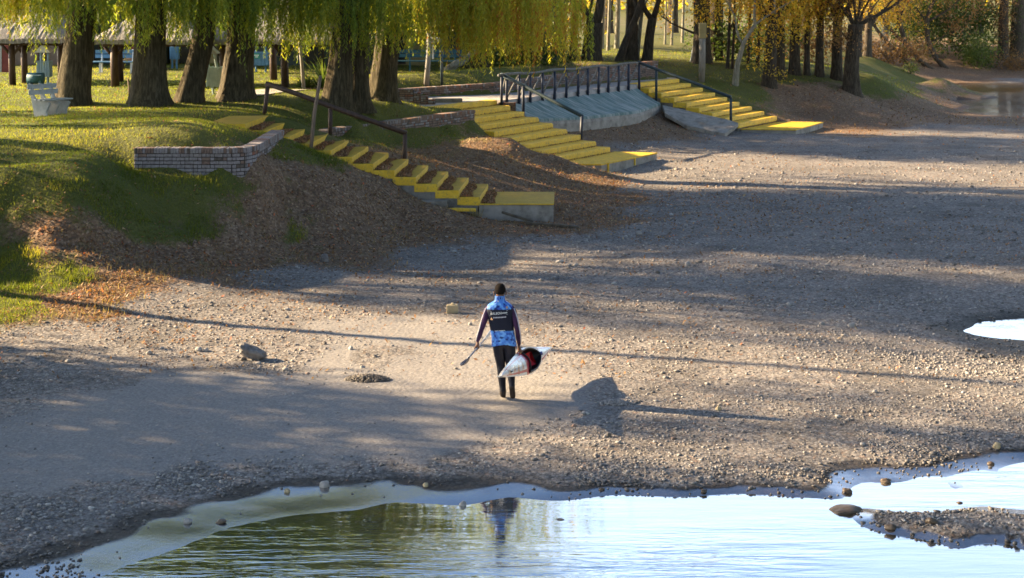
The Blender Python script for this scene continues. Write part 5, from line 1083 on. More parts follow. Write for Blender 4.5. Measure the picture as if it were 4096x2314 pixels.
# stakes and poles
def pole(name, label, a, b_, r0, r1, mat, cat='pole'):
    mb = MB(); a = Vector(a); b_ = Vector(b_); mb.tube([a, a.lerp(b_, .5) + Vector((.02, 0, 0)), b_], [r0, (r0 + r1) / 2, r1], 8, wob=.08); return tag(mb.build(name, mat, None, True), label, cat)
b = ground_at(325, 240); pole('stake', 'thin wooden stake in the lawn left of the broad dark willow', (b[0], b[1], b[2] - .1), Pd(322, 198, b[1]), .035, .03, M['wood_post'], 'stake')
b = Pd(765, 228, 55.0); pole('garden_pole', 'slender pale pole leaning in front of the flax plants', (b[0], b[1], b[2] - .2), Pd(752, 95, 55.0), .07, .05, M['wood_grey'])
b = ground_at(1072, 215); pole('garden_pole', 'pale birch-like pole with a dark foot, left of the thin lamp post', (b[0], b[1], b[2] - .1), Pd(1079, 85, b[1]), .12, .07, M['wood_grey'])
b = ground_at(1764, 205); o = pole('mossy_post', 'tall mossy wooden post with a yellow-lichened top, left of the curved young tree', (b[0], b[1], b[2] - .2), Pd(1767, 66, b[1]), .15, .15, M['wood_grey'], 'post')
t_ = Pd(1767, 77, b[1]); MB().box(t_, (.165, .165, .36)).build('lichen_top', M['ochre'], o, bevel=.03)
b = ground_at(1738, 155); pole('white_stake', 'thin white stake leaning on the sunlit grass left of the biggest dark trunk', (b[0], b[1], b[2] - .1), Pd(1748, 92, b[1]), .09, .06, M['whitewash'], 'stake')
b = ground_at(1111, 217); r = empty('lamp_post', b, 'thin dark lamp post with a white hanging lamp behind the brick wall', 'lamp post')
tp = Pd(1108, 108, b[1]); MB().tube([b, (b[0], b[1], (b[2] + tp[2]) / 2), tp], .055, 8).build('post', M['rail_teal'], r, True)
MB().box((tp[0] - .25, tp[1], tp[2] + .12), (.32, .14, .09)).build('lamp_head', M['whitewash'], r, bevel=.03); MB().box((tp[0] - .3, tp[1] - .1, tp[2] - .35), (.03, .02, .28)).build('bracket', M['white'], r)
# fallen twisted log
b = Pd(1125, 182, 68.5); b2 = Pd(1165, 156, 69.5); mb = MB()
mb.tube([b, Vector(b).lerp(Vector(b2), .4) + Vector((0, 0, .12)), b2, (b2[0] + .5, b2[1] + .3, b2[2] + .5)], [.2, .17, .13, .12], 10, wob=.2); mb.tube([(b[0] - .1, b[1], b[2] + .08), (b[0] + .35, b[1] + .1, b[2] + .38), (b2[0] - .1, b2[1], b2[2] + .12)], [.13, .13, .06], 8, wob=.2)
tag(mb.build('fallen_log', M['bark_pale'], None, True), 'pale split log leaning against the mossy trunk behind the brick wall', 'log')
# flax and lush plants in the planter
def blades_plant(name, label, c, n, L, mat, wd, tint, cat='plant', el0=.5):
    r = empty(name, c, label, cat); V = []; F = []; T = []
    for k in range(n):
        a = random.random() * 6.28; el = random.uniform(el0, 1.45); l = L * random.uniform(.6, 1.1); d = Vector((math.cos(a) * math.cos(el), math.sin(a) * math.cos(el), math.sin(el))); p = Vector(c) + Vector((random.uniform(-.15, .15), random.uniform(-.12, .12), 0)); s = Vector((-math.sin(a), math.cos(a), 0)) * wd; n0 = len(V); t = tint + random.uniform(-.25, .25)
        for i in range(6):
            f = i / 5; q = p + d * l * f + Vector((math.cos(a) * .25, math.sin(a) * .25, -.55)) * l * f ** 2.4 * (1.3 - el * .6); w2 = s * (1 - f ** 2) * (.5 + f if f < .5 else 1); V += [q - w2, q + w2]; T += [t, t]
        F += [(n0 + 2 * i, n0 + 2 * i + 1, n0 + 2 * i + 3, n0 + 2 * i + 2) for i in range(5)]
    mk('foliage', V, F, mat, r, attrs={'tint': np.clip(T, 0, 1)}); return r
blades_plant('flax_plant', 'tall brown and grey-green flax with drooping strap leaves beside the flared willow', (-6.55, 56.3, h1(-6.5, 56.3)), 170, 1.9, M['leaf_green'], .032, .42, el0=.25)
blades_plant('leafy_plant', 'bright green lily clump in the brick-edged planter left of the flax', (-7.15, 56.0, h1(-7.1, 56)), 170, .95, M['leaf_green'], .03, .6)
blades_plant('leafy_plant', 'darker low green clump under the flax, at the right end of the planter', (-6.3, 56.1, h1(-6.3, 56)), 120, .8, M['leaf_green'], .03, .2)
blades_plant('grass_tuft', 'dry grass tuft at the outer corner of the lower near platform base', (-.95, 42.5, h1(-.95, 42.5)), 60, .4, M['dry_grass'], .008, .5, 'grass tuft')
# huts
def hut(label, u0, u1, y, h, wall, wins, roofmat='wood_wet', d=4.0):
    x0 = (u0 / 2.515 - 512) / FPX * y; x1 = (u1 / 2.515 - 512) / FPX * y; cx = (x0 + x1) / 2; z = min(h1(x0, y), h1(x1, y)) - .15
    r = empty('park_hut', (cx, y, z), label, 'hut')
    MB().box((cx, y + d / 2, z + h / 2), ((x1 - x0) / 2, d / 2, h / 2)).build('wall', M[wall], r)
    MB().box((cx, y + d / 2, z + h + .08), ((x1 - x0) / 2 + .3, d / 2 + .4, .08)).build('roof', M[roofmat], r)
    for kind, a, b_, v0, v1, mt in wins:
        p0 = Pd(a, v1, y); p1 = Pd(b_, v0, y); cc = ((p0[0] + p1[0]) / 2, y - .02, (p0[2] + p1[2]) / 2); hw, hh = (p1[0] - p0[0]) / 2, (p1[2] - p0[2]) / 2
        o = MB().box(cc, (hw + .05, .03, hh + .05)).build(kind, M['wood_wet' if kind != 'door' else 'rail_brown'], r); MB().box((cc[0], y - .055, cc[2]), (hw, .012, hh)).build('pane' if kind == 'window' else 'panel', M[mt], o)
hut('brown plastered hut behind the thatched shelter at the far left', -70, 222, 72, 2.9, 'brownwall', [('door', 98, 112, 88, 160, 'glass'), ('window', 5, 22, 92, 125, 'glass')])
hut('dull green hut with dark window openings behind the blue bench', 236, 410, 73, 2.9, 'darkgreen', [('window', 285, 318, 104, 122, 'glass'), ('window', 250, 275, 104, 122, 'glass'), ('door', 330, 345, 108, 160, 'redboard')])
hut('small dark hut with a sunlit pale wall panel between the willows', 428, 545, 74, 2.9, 'ochre', [('door', 452, 480, 98, 160, 'glass'), ('window', 500, 530, 90, 125, 'glass')])
hut('long dark hut behind the log handrail and the flax', 600, 960, 73, 2.9, 'darkgreen', [('door', 772, 812, 86, 158, 'glass'), ('window', 838, 868, 120, 140, 'glass'), ('window', 700, 720, 110, 140, 'glass'), ('window', 905, 945, 122, 142, 'glass')])
hut('ochre-walled hut behind the long teal bench', 985, 1068, 74, 2.9, 'ochre', [('door', 1003, 1018, 90, 158, 'glass')])
hut('low dark hut behind the mossy trunk and willow curtain', 1095, 1420, 80, 3.0, 'darkgreen', [('window', 1190, 1240, 95, 130, 'glass'), ('door', 1290, 1320, 90, 140, 'glass'), ('window', 1360, 1395, 95, 128, 'glass')])
o = MB().box(Pd(275, 162, 70.5), (1.2, .35, .04)).build('top', M['wood_post']); r = empty('picnic_table', (o.location.x, 70.5, 2.75), 'brown wooden picnic table behind the blue bench', 'picnic table'); bpy.data.objects.remove(o)
c_ = Pd(350, 150, 69); r.location = (c_[0], 69, h1(c_[0], 69)); zz = r.location.z
MB().box((c_[0], 69, zz + .74), (1.0, .4, .035)).build('top', M['wood_post'], r)
for sx in (-.75, .75): MB().box((c_[0] + sx, 69, zz + .36), (.05, .35, .36)).build('leg', M['wood_post'], r)
for sy in (-.65, .65): MB().box((c_[0], 69 + sy, zz + .44), (1.0, .14, .025)).build('seat', M['wood_post'], r)
# ------------------------------------------------------------------ the kayak
kN = np.array((-.215, 23.45, .695)); kF = np.array((.59, 26.6, .40)); kA = kF - kN; KL = np.linalg.norm(kA); kA /= KL
kw = np.array((.48, 0, -.88)); kw -= kA * kw.dot(kA); kw /= np.linalg.norm(kw); kn = np.cross(kw, kA)
CT0, CT1, CHW = .52, .75, .172       # cockpit start, end (share of the length), half width
def k_hw(t): return .205 * (min(1, max(t, 0) / .56) ** .92 if t < .5 else min(min(1, t / .56) ** .92, (max(0, 1 - t) / .36) ** .85)) + .004
def k_dk(t): return .012 + .075 * math.exp(-((t - .6) / .16) ** 2) + .02 * math.sin(math.pi * t)     # height of the deck ridge
def k_sheer(t): return .10 * (2 * t - 1) ** 2 - .03
def kp(t, w_, n_): q = kN + kA * KL * t + kw * w_ + kn * (n_ + k_sheer(t)); return (q[0], q[1], q[2])
def in_cock(t, w_):
    if not CT0 < t < CT1: return False
    f = (t - CT0) / (CT1 - CT0); hw = CHW * (1 if f < .35 else math.sqrt(max(0, 1 - ((f - .35) / .65) ** 2)))
    return abs(w_) < hw
def kmat():
    m, nt, b = newmat('kayak_gelcoat', .22, .5); b.inputs['Coat Weight'].default_value = .4
    a = nt.nodes.new('ShaderNodeAttribute'); a.attribute_name = 'band'
    n = node(nt, 'ShaderNodeTexNoise', Vector=pos(nt, (9, 2.2, 5)), Scale=1.3, Detail=4.0, Distortion=1.2)
    c = ramp(nt, n.outputs[0], [(.50, (.80, .79, .78)), (.57, (.72, .52, .42)), (.68, (.48, .24, .13))])
    col = mixc(nt, ramp(nt, a.outputs['Fac'], [(.15, (0, 0, 0)), (.25, (1, 1, 1))]), (.80, .80, .80), c)
    col = mixc(nt, ramp(nt, a.outputs['Fac'], [(.72, (0, 0, 0)), (.78, (1, 1, 1))]), col, (.48, .05, .09)); nt.links.new(col, b.inputs['Base Color']); return m
M['kayak'] = kmat()
M['cock'] = mat_noise('black_cockpit', (.008, .008, .01), (.02, .02, .024), 5, .45, .1)
M['seat_red'] = mat_noise('red_seat', (.42, .006, .012), (.62, .012, .02), 6, .4, .2)
kc = kN + kA * KL * .5
ky = empty('kayak', tuple(kc), 'white racing kayak with pink-red trim and black cockpit carried at the paddler\'s right hip', 'kayak')
NT, NW = 72, 16; V = []; Fd = []; Fh = []; band = []
for i in range(NT + 1):
    t = i / NT; hw = k_hw(t)
    for j in range(NW + 1):           # deck
        s = j / NW * 2 - 1; w_ = s * hw; V.append(kp(t, w_, k_dk(t) * (1 - abs(s) ** 1.7)))
        bd = 0.0
        if .16 < t < CT0 and abs(s) < .62: bd = .5
        if (.10 < t < CT0 + .02 and .60 <= abs(s) < .80) or (CT0 - .035 < t < CT0 + .01) or (.78 < t < .97 and .55 < abs(s) < .8): bd = 1.0
        band.append(bd)
    for j in range(NW + 1):           # hull
        s = j / NW * 2 - 1; dp = .17 * math.sin(math.pi * t) ** .5 + .01; V.append(kp(t, s * hw, -dp * (1 - abs(s) ** 2.4))); band.append(.0 if not (.62 < abs(s) < .9 and .05 < t < .95) else .0)
R2 = 2 * (NW + 1)
for i in range(NT):
    for j in range(NW):
        a = i * R2 + j; t = (i + .5) / NT; w_ = ((j + .5) / NW * 2 - 1) * k_hw(t)
        if not in_cock(t, w_): Fd.append((a, a + R2, a + R2 + 1, a + 1))
        b = i * R2 + NW + 1 + j; Fd.append((b, b + 1, b + R2 + 1, b + R2))
mk('hull', V, Fd, M['kayak'], ky, True, attrs={'band': band})
def cock_edge(n=40):
    pts = []
    for k in range(n):
        a = k / n
        if a < .25: f = 0; s = -1 + 2 * a / .25
        else:
            q = (a - .25) / .75; th = q * math.pi
            # from +w side round the far end to -w side
            if q < .25: f = .35 * q / .25; s = 1
            elif q < .75: th = (q - .25) / .5 * math.pi; f = .35 + .65 * math.sin(th); s = math.cos(th)
            else: f = .35 * (1 - (q - .75) / .25); s = -1
        pts.append((CT0 + f * (CT1 - CT0), s * CHW))
    return pts
ce = cock_edge()
def dk_at(t, w_): return k_dk(t) * (1 - min(1, abs(w_) / k_hw(t)) ** 1.7)
mb = MB(); pts = [kp(t, w_, dk_at(t, w_) + .015) for t, w_ in ce]; mb.tube(pts + [pts[0]], .014, 8, False); mb.build('coaming', M['cock'], ky, True)
V = []; F = []; n = len(ce); tc = (CT0 + CT1) / 2
for j, (f, dp) in enumerate([(1.03, .0), (.98, -.06), (.88, -.13), (.6, -.155), (.0, -.16)]):
    for t, w_ in ce: V.append(kp(tc + (t - tc) * f, w_ * f, (dk_at(t, w_) if j == 0 else 0) * 1.0 + dp))
for j in range(4):
    for k in range(n): F.append((j * n + k, j * n + (k + 1) % n, (j + 1) * n + (k + 1) % n, (j + 1) * n + k))
mk('cockpit_lining', V, F, M['cock'], ky, True)
V = []; F = []
for i in range(9):
    for j in range(9):
        a = i / 8 * 2 - 1; b = j / 8 * 2 - 1; V.append(kp(tc + .02 + a * .036, b * .105, -.125 + .05 * b * b + .085 * max(0, a) ** 2))
F = [(i * 9 + j, i * 9 + j + 1, i * 9 + j + 10, i * 9 + j + 9) for i in range(8) for j in range(8)]
mk('seat', V, F, M['seat_red'], ky, True)
V = []; F = []
for i in range(7):
    for j in range(9):
        a = i / 6; b = j / 8 * 2 - 1; V.append(kp(CT1 - .012 - .012 * (1 - b * b) - .006 * a, b * .10, -.10 + a * .085))
F = [(i * 9 + j, i * 9 + j + 1, i * 9 + j + 10, i * 9 + j + 9) for i in range(6) for j in range(8)]
mk('backrest', V, F, M['seat_red'], ky, True)
mb = MB(); mb.tube([kp(CT1 + .012, .0, .05), kp(CT1 + .012, .0, .10)], .03, 8); mb.build('toggle', mat_noise('blue_cap', (.05, .06, .22), (.09, .10, .3), 4, .4, 0), ky, True)
mb = MB(); mb.tube([kp(.0, 0, .0), kp(-.012, -.005, -.02), kp(-.022, -.03, -.05)], .006, 5); mb.build('bow_cord', M['white'], ky)
mb = MB(); mb.tube([kp(.16, .02, .055), kp(.175, .02, .07), kp(.19, .02, .055)], .008, 6); mb.build('deck_loop', M['cock'], ky)

# ------------------------------------------------------------------ the paddle
pn, pf = Vector((-.735, 24.05, .745)), Vector((-.355, 25.98, .80)); pax = (pf - pn).normalized(); PLn = (pf - pn).length
pd = empty('paddle', tuple((pn + pf) / 2), 'double-bladed silver wing paddle held low in the paddler\'s left hand', 'paddle')
M['shaft'] = mat_noise('silver_shaft', (.22, .21, .24), (.34, .33, .37), 8, .35, 0); M['blade'] = mat_noise('silver_blade', (.42, .44, .48), (.60, .62, .66), 5, .3, 0); M['carbon'] = mat_noise('carbon_blade', (.05, .05, .07), (.11, .11, .15), 5, .3, 0)
MB().tube([pn + pax * .36, (pn + pf) / 2, pf - pax * .36], .0145, 12).build('shaft', M['shaft'], pd, True)
def blade(o, d, side, up, mat):
    V = []; F = []; m, k = 14, 7
    for lay in (0, 1):
        for i in range(m + 1):
            f = i / m; hw = .085 * math.sin(math.pi * min(1, .08 + .92 * f) ** .8) ** .6 * (.25 + .75 * min(1, f * 2.2)) + .006
            for j in range(k + 1):
                s = j / k * 2 - 1; V.append(o + d * .46 * f + side * hw * s + up * (.05 * s * s * math.sin(math.pi * f) - .03 * math.sin(math.pi * f) + (.006 if lay else -.006)))
    n0 = (m + 1) * (k + 1)
    for lay in (0, 1):
        for i in range(m):
            for j in range(k): a = lay * n0 + i * (k + 1) + j; f_ = (a, a + 1, a + k + 2, a + k + 1); F.append(f_ if lay else f_[::-1])
    for i in range(m):
        for j in (0, k): a = i * (k + 1) + j; F.append((a, a + k + 1, n0 + a + k + 1, n0 + a))
    return MB().add(V, F).build('blade', mat, pd, True)
sd = pax.cross(Vector((0, 0, 1))).normalized(); upv = sd.cross(pax)
blade(pn + pax * .44, -pax, (sd * .75 + upv * .65).normalized(), (upv * .75 - sd * .65).normalized(), M['carbon'])
blade(pf - pax * .44, pax, (sd * .6 + upv * .8).normalized(), (upv * .6 - sd * .8).normalized(), M['blade'])
MB().tube([pn + pax * .34, pn + pax * .48], .018, 10).build('ferrule', M['white'], pd, True)

# ------------------------------------------------------------------ the paddler
PO = Vector((-.183, 25.0, h1(-.13, 24.95)))
hl = (pn + pf) / 2 - PO                                   # what the left hand holds
hr = Vector(kp(CT0 - .004, -CHW - .002, dk_at(CT0, CHW) + .01)) - PO      # what the right hand holds
M['skin'] = mat_noise('skin', (.19, .10, .065), (.25, .135, .09), 7, .6, .1)
M['sleeve'] = mat_noise('purple_sleeve', (.035, .012, .045), (.065, .022, .075), 8, .7, .2)
M['leggings'] = mat_noise('black_leggings', (.006, .006, .012), (.014, .014, .026), 8, .65, .2)
M['shoe'] = mat_noise('brown_neoprene_boot', (.025, .019, .017), (.06, .045, .04), 10, .8, .3)
M['hair'] = mat_noise('black_hair', (.008, .006, .005), (.020, .015, .012), 40, .9, .5, spec=.08)
M['stripe'] = mat_noise('pale_stripe', (.50, .48, .55), (.62, .60, .66), 8, .7, 0)
ps_ = empty('person', tuple(PO), 'person walking away in blue hexagon-print vest, purple sleeves and black leggings, carrying kayak and paddle', 'person')
sk = []; ed = []
def jt(p, r, par=None):
    sk.append((Vector(p), r if isinstance(r, tuple) else (r, r)))
    if par is not None: ed.append((par, len(sk) - 1))
    return len(sk) - 1
pel = jt((.055, 0, .93), (.145, .105)); wa = jt((.035, 0, 1.08), (.13, .095), pel); ch = jt((.01, 0, 1.26), (.15, .105), wa); uc = jt((-.005, 0, 1.385), (.125, .09), ch)
nk = jt((-.003, .005, 1.49), (.056, .058), uc); hb = jt((-.002, .02, 1.575), (.066, .075), nk); hm = jt((0, .022, 1.655), (.076, .095), hb); ht = jt((0, .02, 1.72), (.060, .075), hm)
no = jt((0, .115, 1.625), .016, hm)
def arm(sx, sh, el, hold, grip_ax, fwd):
    s = jt(sh, .062, uc); m = jt((Vector(sh) * .5 + Vector(el) * .5), .058, s); e = jt(el, .041, m); wpos = Vector(hold) + Vector((-sx * .012, 0, .105))
    f = jt(Vector(el) * .5 + wpos * .5, .044, e); w_ = jt(wpos, (.026, .022), f); pm = jt(Vector(hold) + Vector((-sx * .018, 0, .045)), (.034, .026), w_)
    g = Vector(grip_ax).normalized(); out = Vector((sx, 0, 0)); out = (out - g * out.dot(g)).normalized(); dn = g.cross(out); dn = dn if dn.z < 0 else -dn
    for k in range(4):
        off = g * ((k - 1.5) * .021) + Vector(hold); l = (1.0, 1.12, 1.05, .86)[k]
        a = jt(off + out * .030 - dn * .018, .0105, pm); b = jt(off + out * .026 * l + dn * .016, .0095, a); c = jt(off + out * .002 + dn * .030, .0085, b); jt(off - out * .018 + dn * .014, .0075, c)
    a = jt(Vector(hold) + g * .028 - out * .026 - dn * .022, .012, pm); b = jt(Vector(hold) + g * .034 - out * .024 + dn * .004, .010, a); jt(Vector(hold) + g * .026 - out * .006 + dn * .026, .0085, b)
    return e, w_
el_l, el_r = Vector((-.285, -.045, 1.085)), Vector((.265, -.055, 1.08))
arm(-1, (-.185, .0, 1.405), el_l, hl, pax, 1); arm(1, (.178, .0, 1.405), el_r, hr, kA, 1)
def leg(hip, knee, ank, heel, ball, toe):
    a = jt(hip, (.112, .118), pel); m = jt(Vector(hip) * .55 + Vector(knee) * .45, (.096, .1), a); k = jt(knee, (.068, .072), m); c = jt(Vector(knee) * .62 + Vector(ank) * .38 + Vector((0, -.02, 0)), (.064, .068), k)
    n = jt(ank, (.045, .048), c); jt(heel, .042, n); b = jt(ball, (.05, .036), n); jt(toe, (.038, .028), b)
leg((-.03, 0, .85), (.012, .06, .49), (.046, -.05, .10), (.046, -.105, .045), (.044, .06, .040), (.040, .13, .032))
leg((.14, 0, .85), (.160, .03, .49), (.182, -.29, .265), (.182, -.345, .235), (.192, -.185, .10), (.197, -.135, .040))
bm_ = bpy.data.meshes.new('body'); bm_.from_pydata([tuple(p) for p, _ in sk], ed, []); bo = link('body', bm_, ps_)
bo.modifiers.new('skin', 'SKIN'); sv = bm_.skin_vertices[0].data
for i, (_, r) in enumerate(sk): sv[i].radius = r; sv[i].use_root = (i == pel)
bo.modifiers['skin'].use_smooth_shade = True; ss_ = bo.modifiers.new('sub', 'SUBSURF'); ss_.levels = 2; ss_.render_levels = 2
dg = bpy.context.evaluated_depsgraph_get(); me2 = bpy.data.meshes.new_from_object(bo.evaluated_get(dg)); bo.modifiers.clear(); bo.data = me2; me2.name = 'body'
me2.materials.clear()
for k in ('skin', 'sleeve', 'leggings', 'shoe'): me2.materials.append(M[k])
for f in me2.polygons:
    c = f.center; f.use_smooth = True
    side = -1 if c.x < .05 else 1; wz = (hl.z if side < 0 else hr.z) + .10
    if c.z > 1.47 and abs(c.x) < .12: mi = 0
    elif (c.x < -.14 or c.x > .235) and c.z > .5 and c.z < 1.47: mi = 1 if c.z > wz else 0
    elif c.z > 1.0: mi = 1
    elif c.z > .135 and not (c.x > .1 and c.z < .27 and c.y < -.14): mi = 2
    else: mi = 3
    f.material_index = mi
# vest: lofted shell with printed hexagons
def rings(z):
    zs = [.82, .87, .95, 1.07, 1.18, 1.28, 1.36, 1.41, 1.445, 1.475, 1.50, 1.525, 1.592]
    hw = [.186, .184, .178, .178, .184, .195, .206, .202, .178, .136, .092, .074, .068]
    hd = [.135, .133, .126, .116, .122, .128, .126, .118, .105, .090, .078, .074, .070]
    cx = [.062, .060, .052, .030, .016, .004, -.006, -.006, -.006, -.005, -.004, -.004, -.003]
    cy = [0, 0, 0, 0, 0, 0, 0, 0, .0, .003, .006, .008, .012]
    return [float(np.interp(z, zs, q)) for q in (hw, hd, cx, cy)]
def vest_pt(a, z):
    hw, hd, cx, cy = rings(z); c, s = math.cos(a), math.sin(a); e = .78
    zz = z - .022 * (z < .95) * (.95 - z) / .13 * (s) + (.012 * math.sin(3 * a) * (1.0 - min(1, max(0, (z - .82) / .3))))
    fold = 1 + .012 * math.sin(9 * a + z * 11) * max(0, (1.2 - z) / .4)
    return (cx + hw * fold * math.copysign(abs(c) ** e, c), cy + hd * fold * math.copysign(abs(s) ** e, s), zz)
NA, NZ = 150, 104; V = []; F = []; colr = []; rv = np.random.default_rng(3)
def hexcell(u, v, s):
    q = (math.sqrt(3) / 3 * u - v / 3) / s; r_ = (2 / 3 * v) / s; x, z = q, r_; y = -x - z; rx, ry, rz = round(x), round(y), round(z)
    dx, dy, dz = abs(rx - x), abs(ry - y), abs(rz - z)
    if dx > dy and dx > dz: rx = -ry - rz
    elif dy <= dz: rz = -rx - ry
    return rx, rz
HC = {}
def hexcol(u, v):
    k = hexcell(u, v, .020)
    if k not in HC:
        cz = k[1] * .020 * 1.5; t = rv.random()
        if 1.055 + .02 * rv.random() < cz < 1.395 + .02 * (rv.random() - .5): HC[k] = (.008, .011, .028)
        else: HC[k] = (.07, .22, .66) if t < .30 else (.12, .33, .78) if t < .55 else (.035, .10, .45) if t < .80 else (.012, .035, .20) if t < .90 else (.19, .44, .85)
    return HC[k]
for j in range(NZ + 1):
    z = .82 + (1.592 - .82) * j / NZ
    for i in range(NA):
        a = 2 * math.pi * i / NA; p = vest_pt(a, z); V.append(p); hw, hd, *_ = rings(z)
        colr.append(hexcol((a if a < math.pi else a - 2 * math.pi) * .165, z) if z < 1.53 or True else 0)
F = [(j * NA + i, j * NA + (i + 1) % NA, (j + 1) * NA + (i + 1) % NA, (j + 1) * NA + i) for j in range(NZ) for i in range(NA)]
def vest_mat():
    m, nt, b = newmat('vest_print', .6, .3); a = nt.nodes.new('ShaderNodeAttribute'); a.attribute_name = 'print'; nt.links.new(a.outputs['Color'], b.inputs['Base Color'])
    n = node(nt, 'ShaderNodeTexNoise', Vector=pos(nt), Scale=22.0, Detail=3.0); bump(nt, b, n.outputs[0], .25, .02); return m
vo = mk('vest', V, F, vest_mat(), ps_, True, world=False)
ca = vo.data.color_attributes.new('print', 'FLOAT_COLOR', 'POINT')
ca.data.foreach_set('color', np.array([(*c, 1) for c in colr], dtype=np.float32).ravel())
so = vo.modifiers.new('thick', 'SOLIDIFY'); so.thickness = .006; so.offset = 1
def back_y(x, z):
    hw, hd, cx, cy = rings(z); s = min(.999, abs((x - cx) / hw)); c = s ** (1 / .78); sn = math.sqrt(max(0, 1 - c * c))
    return cy - hd * sn ** .78 - .012
def decal(name, polys, mat, off=0.0):
    """flat print laid on the back of the vest; polys of (x, z)"""
    mb = MB()
    for q in polys:
        mb.add([(x, back_y(x, z) - off, z) for x, z in q], [tuple(range(len(q)))])
    return mk(name, mb.V, mb.F, mat, vo, world=False)
fc = bpy.data.curves.new('lettering', 'FONT'); fc.body = 'BALBOA'; fc.size = .062; fc.shear = .25; fc.space_character = 1.12; fc.align_x = 'LEFT'; fc.offset = .0012
fo = bpy.data.objects.new('lettering', fc); C.objects.link(fo); dg = bpy.context.evaluated_depsgraph_get(); dg.update(); lm = bpy.data.meshes.new_from_object(fo.evaluated_get(dg)); bpy.data.objects.remove(fo)
xs = [v.co.x for v in lm.vertices]; wd_ = max(xs) - min(xs); tl = math.tan(math.radians(4))
for v in lm.vertices:
    x = -.150 + (v.co.x - min(xs)) / wd_ * .175; z = 1.318 + v.co.y * .85 + (x + .15) * tl; v.co = (x, back_y(x, z) - .003, z)
lm.materials.clear(); lm.materials.append(M['white']); lt = link('lettering', lm, vo)
def quad(x0, x1, z0, z1): return [(x0, z0 + (x0 + .15) * tl), (x1, z0 + (x1 + .15) * tl), (x1, z1 + (x1 + .15) * tl), (x0, z1 + (x0 + .15) * tl)]
fr = [quad(-.160, .115, 1.306, 1.3095), quad(-.150, .120, 1.364, 1.3675)] + [quad(.035 + .02 * k, .048 + .02 * k, 1.325, 1.345) for k in range(4)]
decal('print_frame', fr, M['white'], .002)
M['tan_print'] = mat_noise('tan_print', (.50, .30, .16), (.60, .38, .22), 6, .6, 0)
decal('logo', [[(-.155, 1.235), (-.110, 1.238), (-.134, 1.278)], [(.105 + .018 * math.cos(a * .7854), 1.43 + .018 * math.sin(a * .7854)) for a in range(8)]], M['tan_print'], .002)
decal('small_print', [quad(-.105 + .0225 * k, -.088 + .0225 * k, 1.262, 1.281) for k in range(9)], M['stripe'], .002)
decal('reflective_strip', [quad(-.085, .075, 1.058, 1.066)], M['white'], .003)
decal('collar_tag', [[(-.04, 1.512), (-.022, 1.513), (-.022, 1.528), (-.04, 1.527)]], M['white'], .004)
# sleeve stripes, hair, ears, eyes, wristbands
for sx, sh, el, hd_ in ((-1, Vector((-.185, 0, 1.405)), el_l, hl), (1, Vector((.178, 0, 1.405)), el_r, hr)):
    wp = Vector(hd_) + Vector((-sx * .012, 0, .12)); o1 = Vector((sx * .043, -.028, 0))
    mb = MB(); mb.tube([sh + Vector((sx * .035, -.045, .0)), (sh + el) / 2 + o1 * 1.1, el + o1 * .9, (el + wp) / 2 + o1 * .82, wp + o1 * .55], .0085, 6); mb.build('sleeve_stripe', M['stripe'], ps_, True, world=False)
V = []; F = []; nu, nv = 20, 16
for j in range(nv + 1):
    th = math.pi * j / nv
    for i in range(nu):
        a = 2 * math.pi * i / nu; sq_ = math.sin(th) ** .72; x, y, z = sq_ * math.cos(a), sq_ * math.sin(a), math.cos(th)
        cut = -.50 + .7 * max(0, abs(x) - .6) if y < .1 else -.35 + .75 * max(0, y)
        z = max(z, cut); k = 1.0 if z > cut + 1e-6 else .80
        V.append((x * .086 * k, .02 + y * .104 * k - .004, 1.668 + z * .108))
F = [(j * nu + i, (j + 1) * nu + i, (j + 1) * nu + (i + 1) % nu, j * nu + (i + 1) % nu) for j in range(nv) for i in range(nu)]
mk('hair', V, F, M['hair'], ps_, True, world=False)
for sx in (-1, 1):
    mb = MB(); mb.tube([(sx * .083, .03, 1.655), (sx * .096, .012, 1.645), (sx * .094, .008, 1.615), (sx * .080, .025, 1.595)], [.008, .014, .013, .007], 8); mb.build('ear', M['skin'], ps_, True, world=False)
    mb = MB(); mb.tube([(sx * .03, .098, 1.66), (sx * .03, .108, 1.66)], .011, 8); mb.build('eye', M['white'], ps_, True, world=False)
MB().tube([(-.022, .108, 1.582), (0, .114, 1.58), (.022, .108, 1.582)], .006, 6).build('mouth', mat_noise('lips', (.25, .09, .08), (.3, .12, .1), 5, .5, 0), ps_, True, world=False)

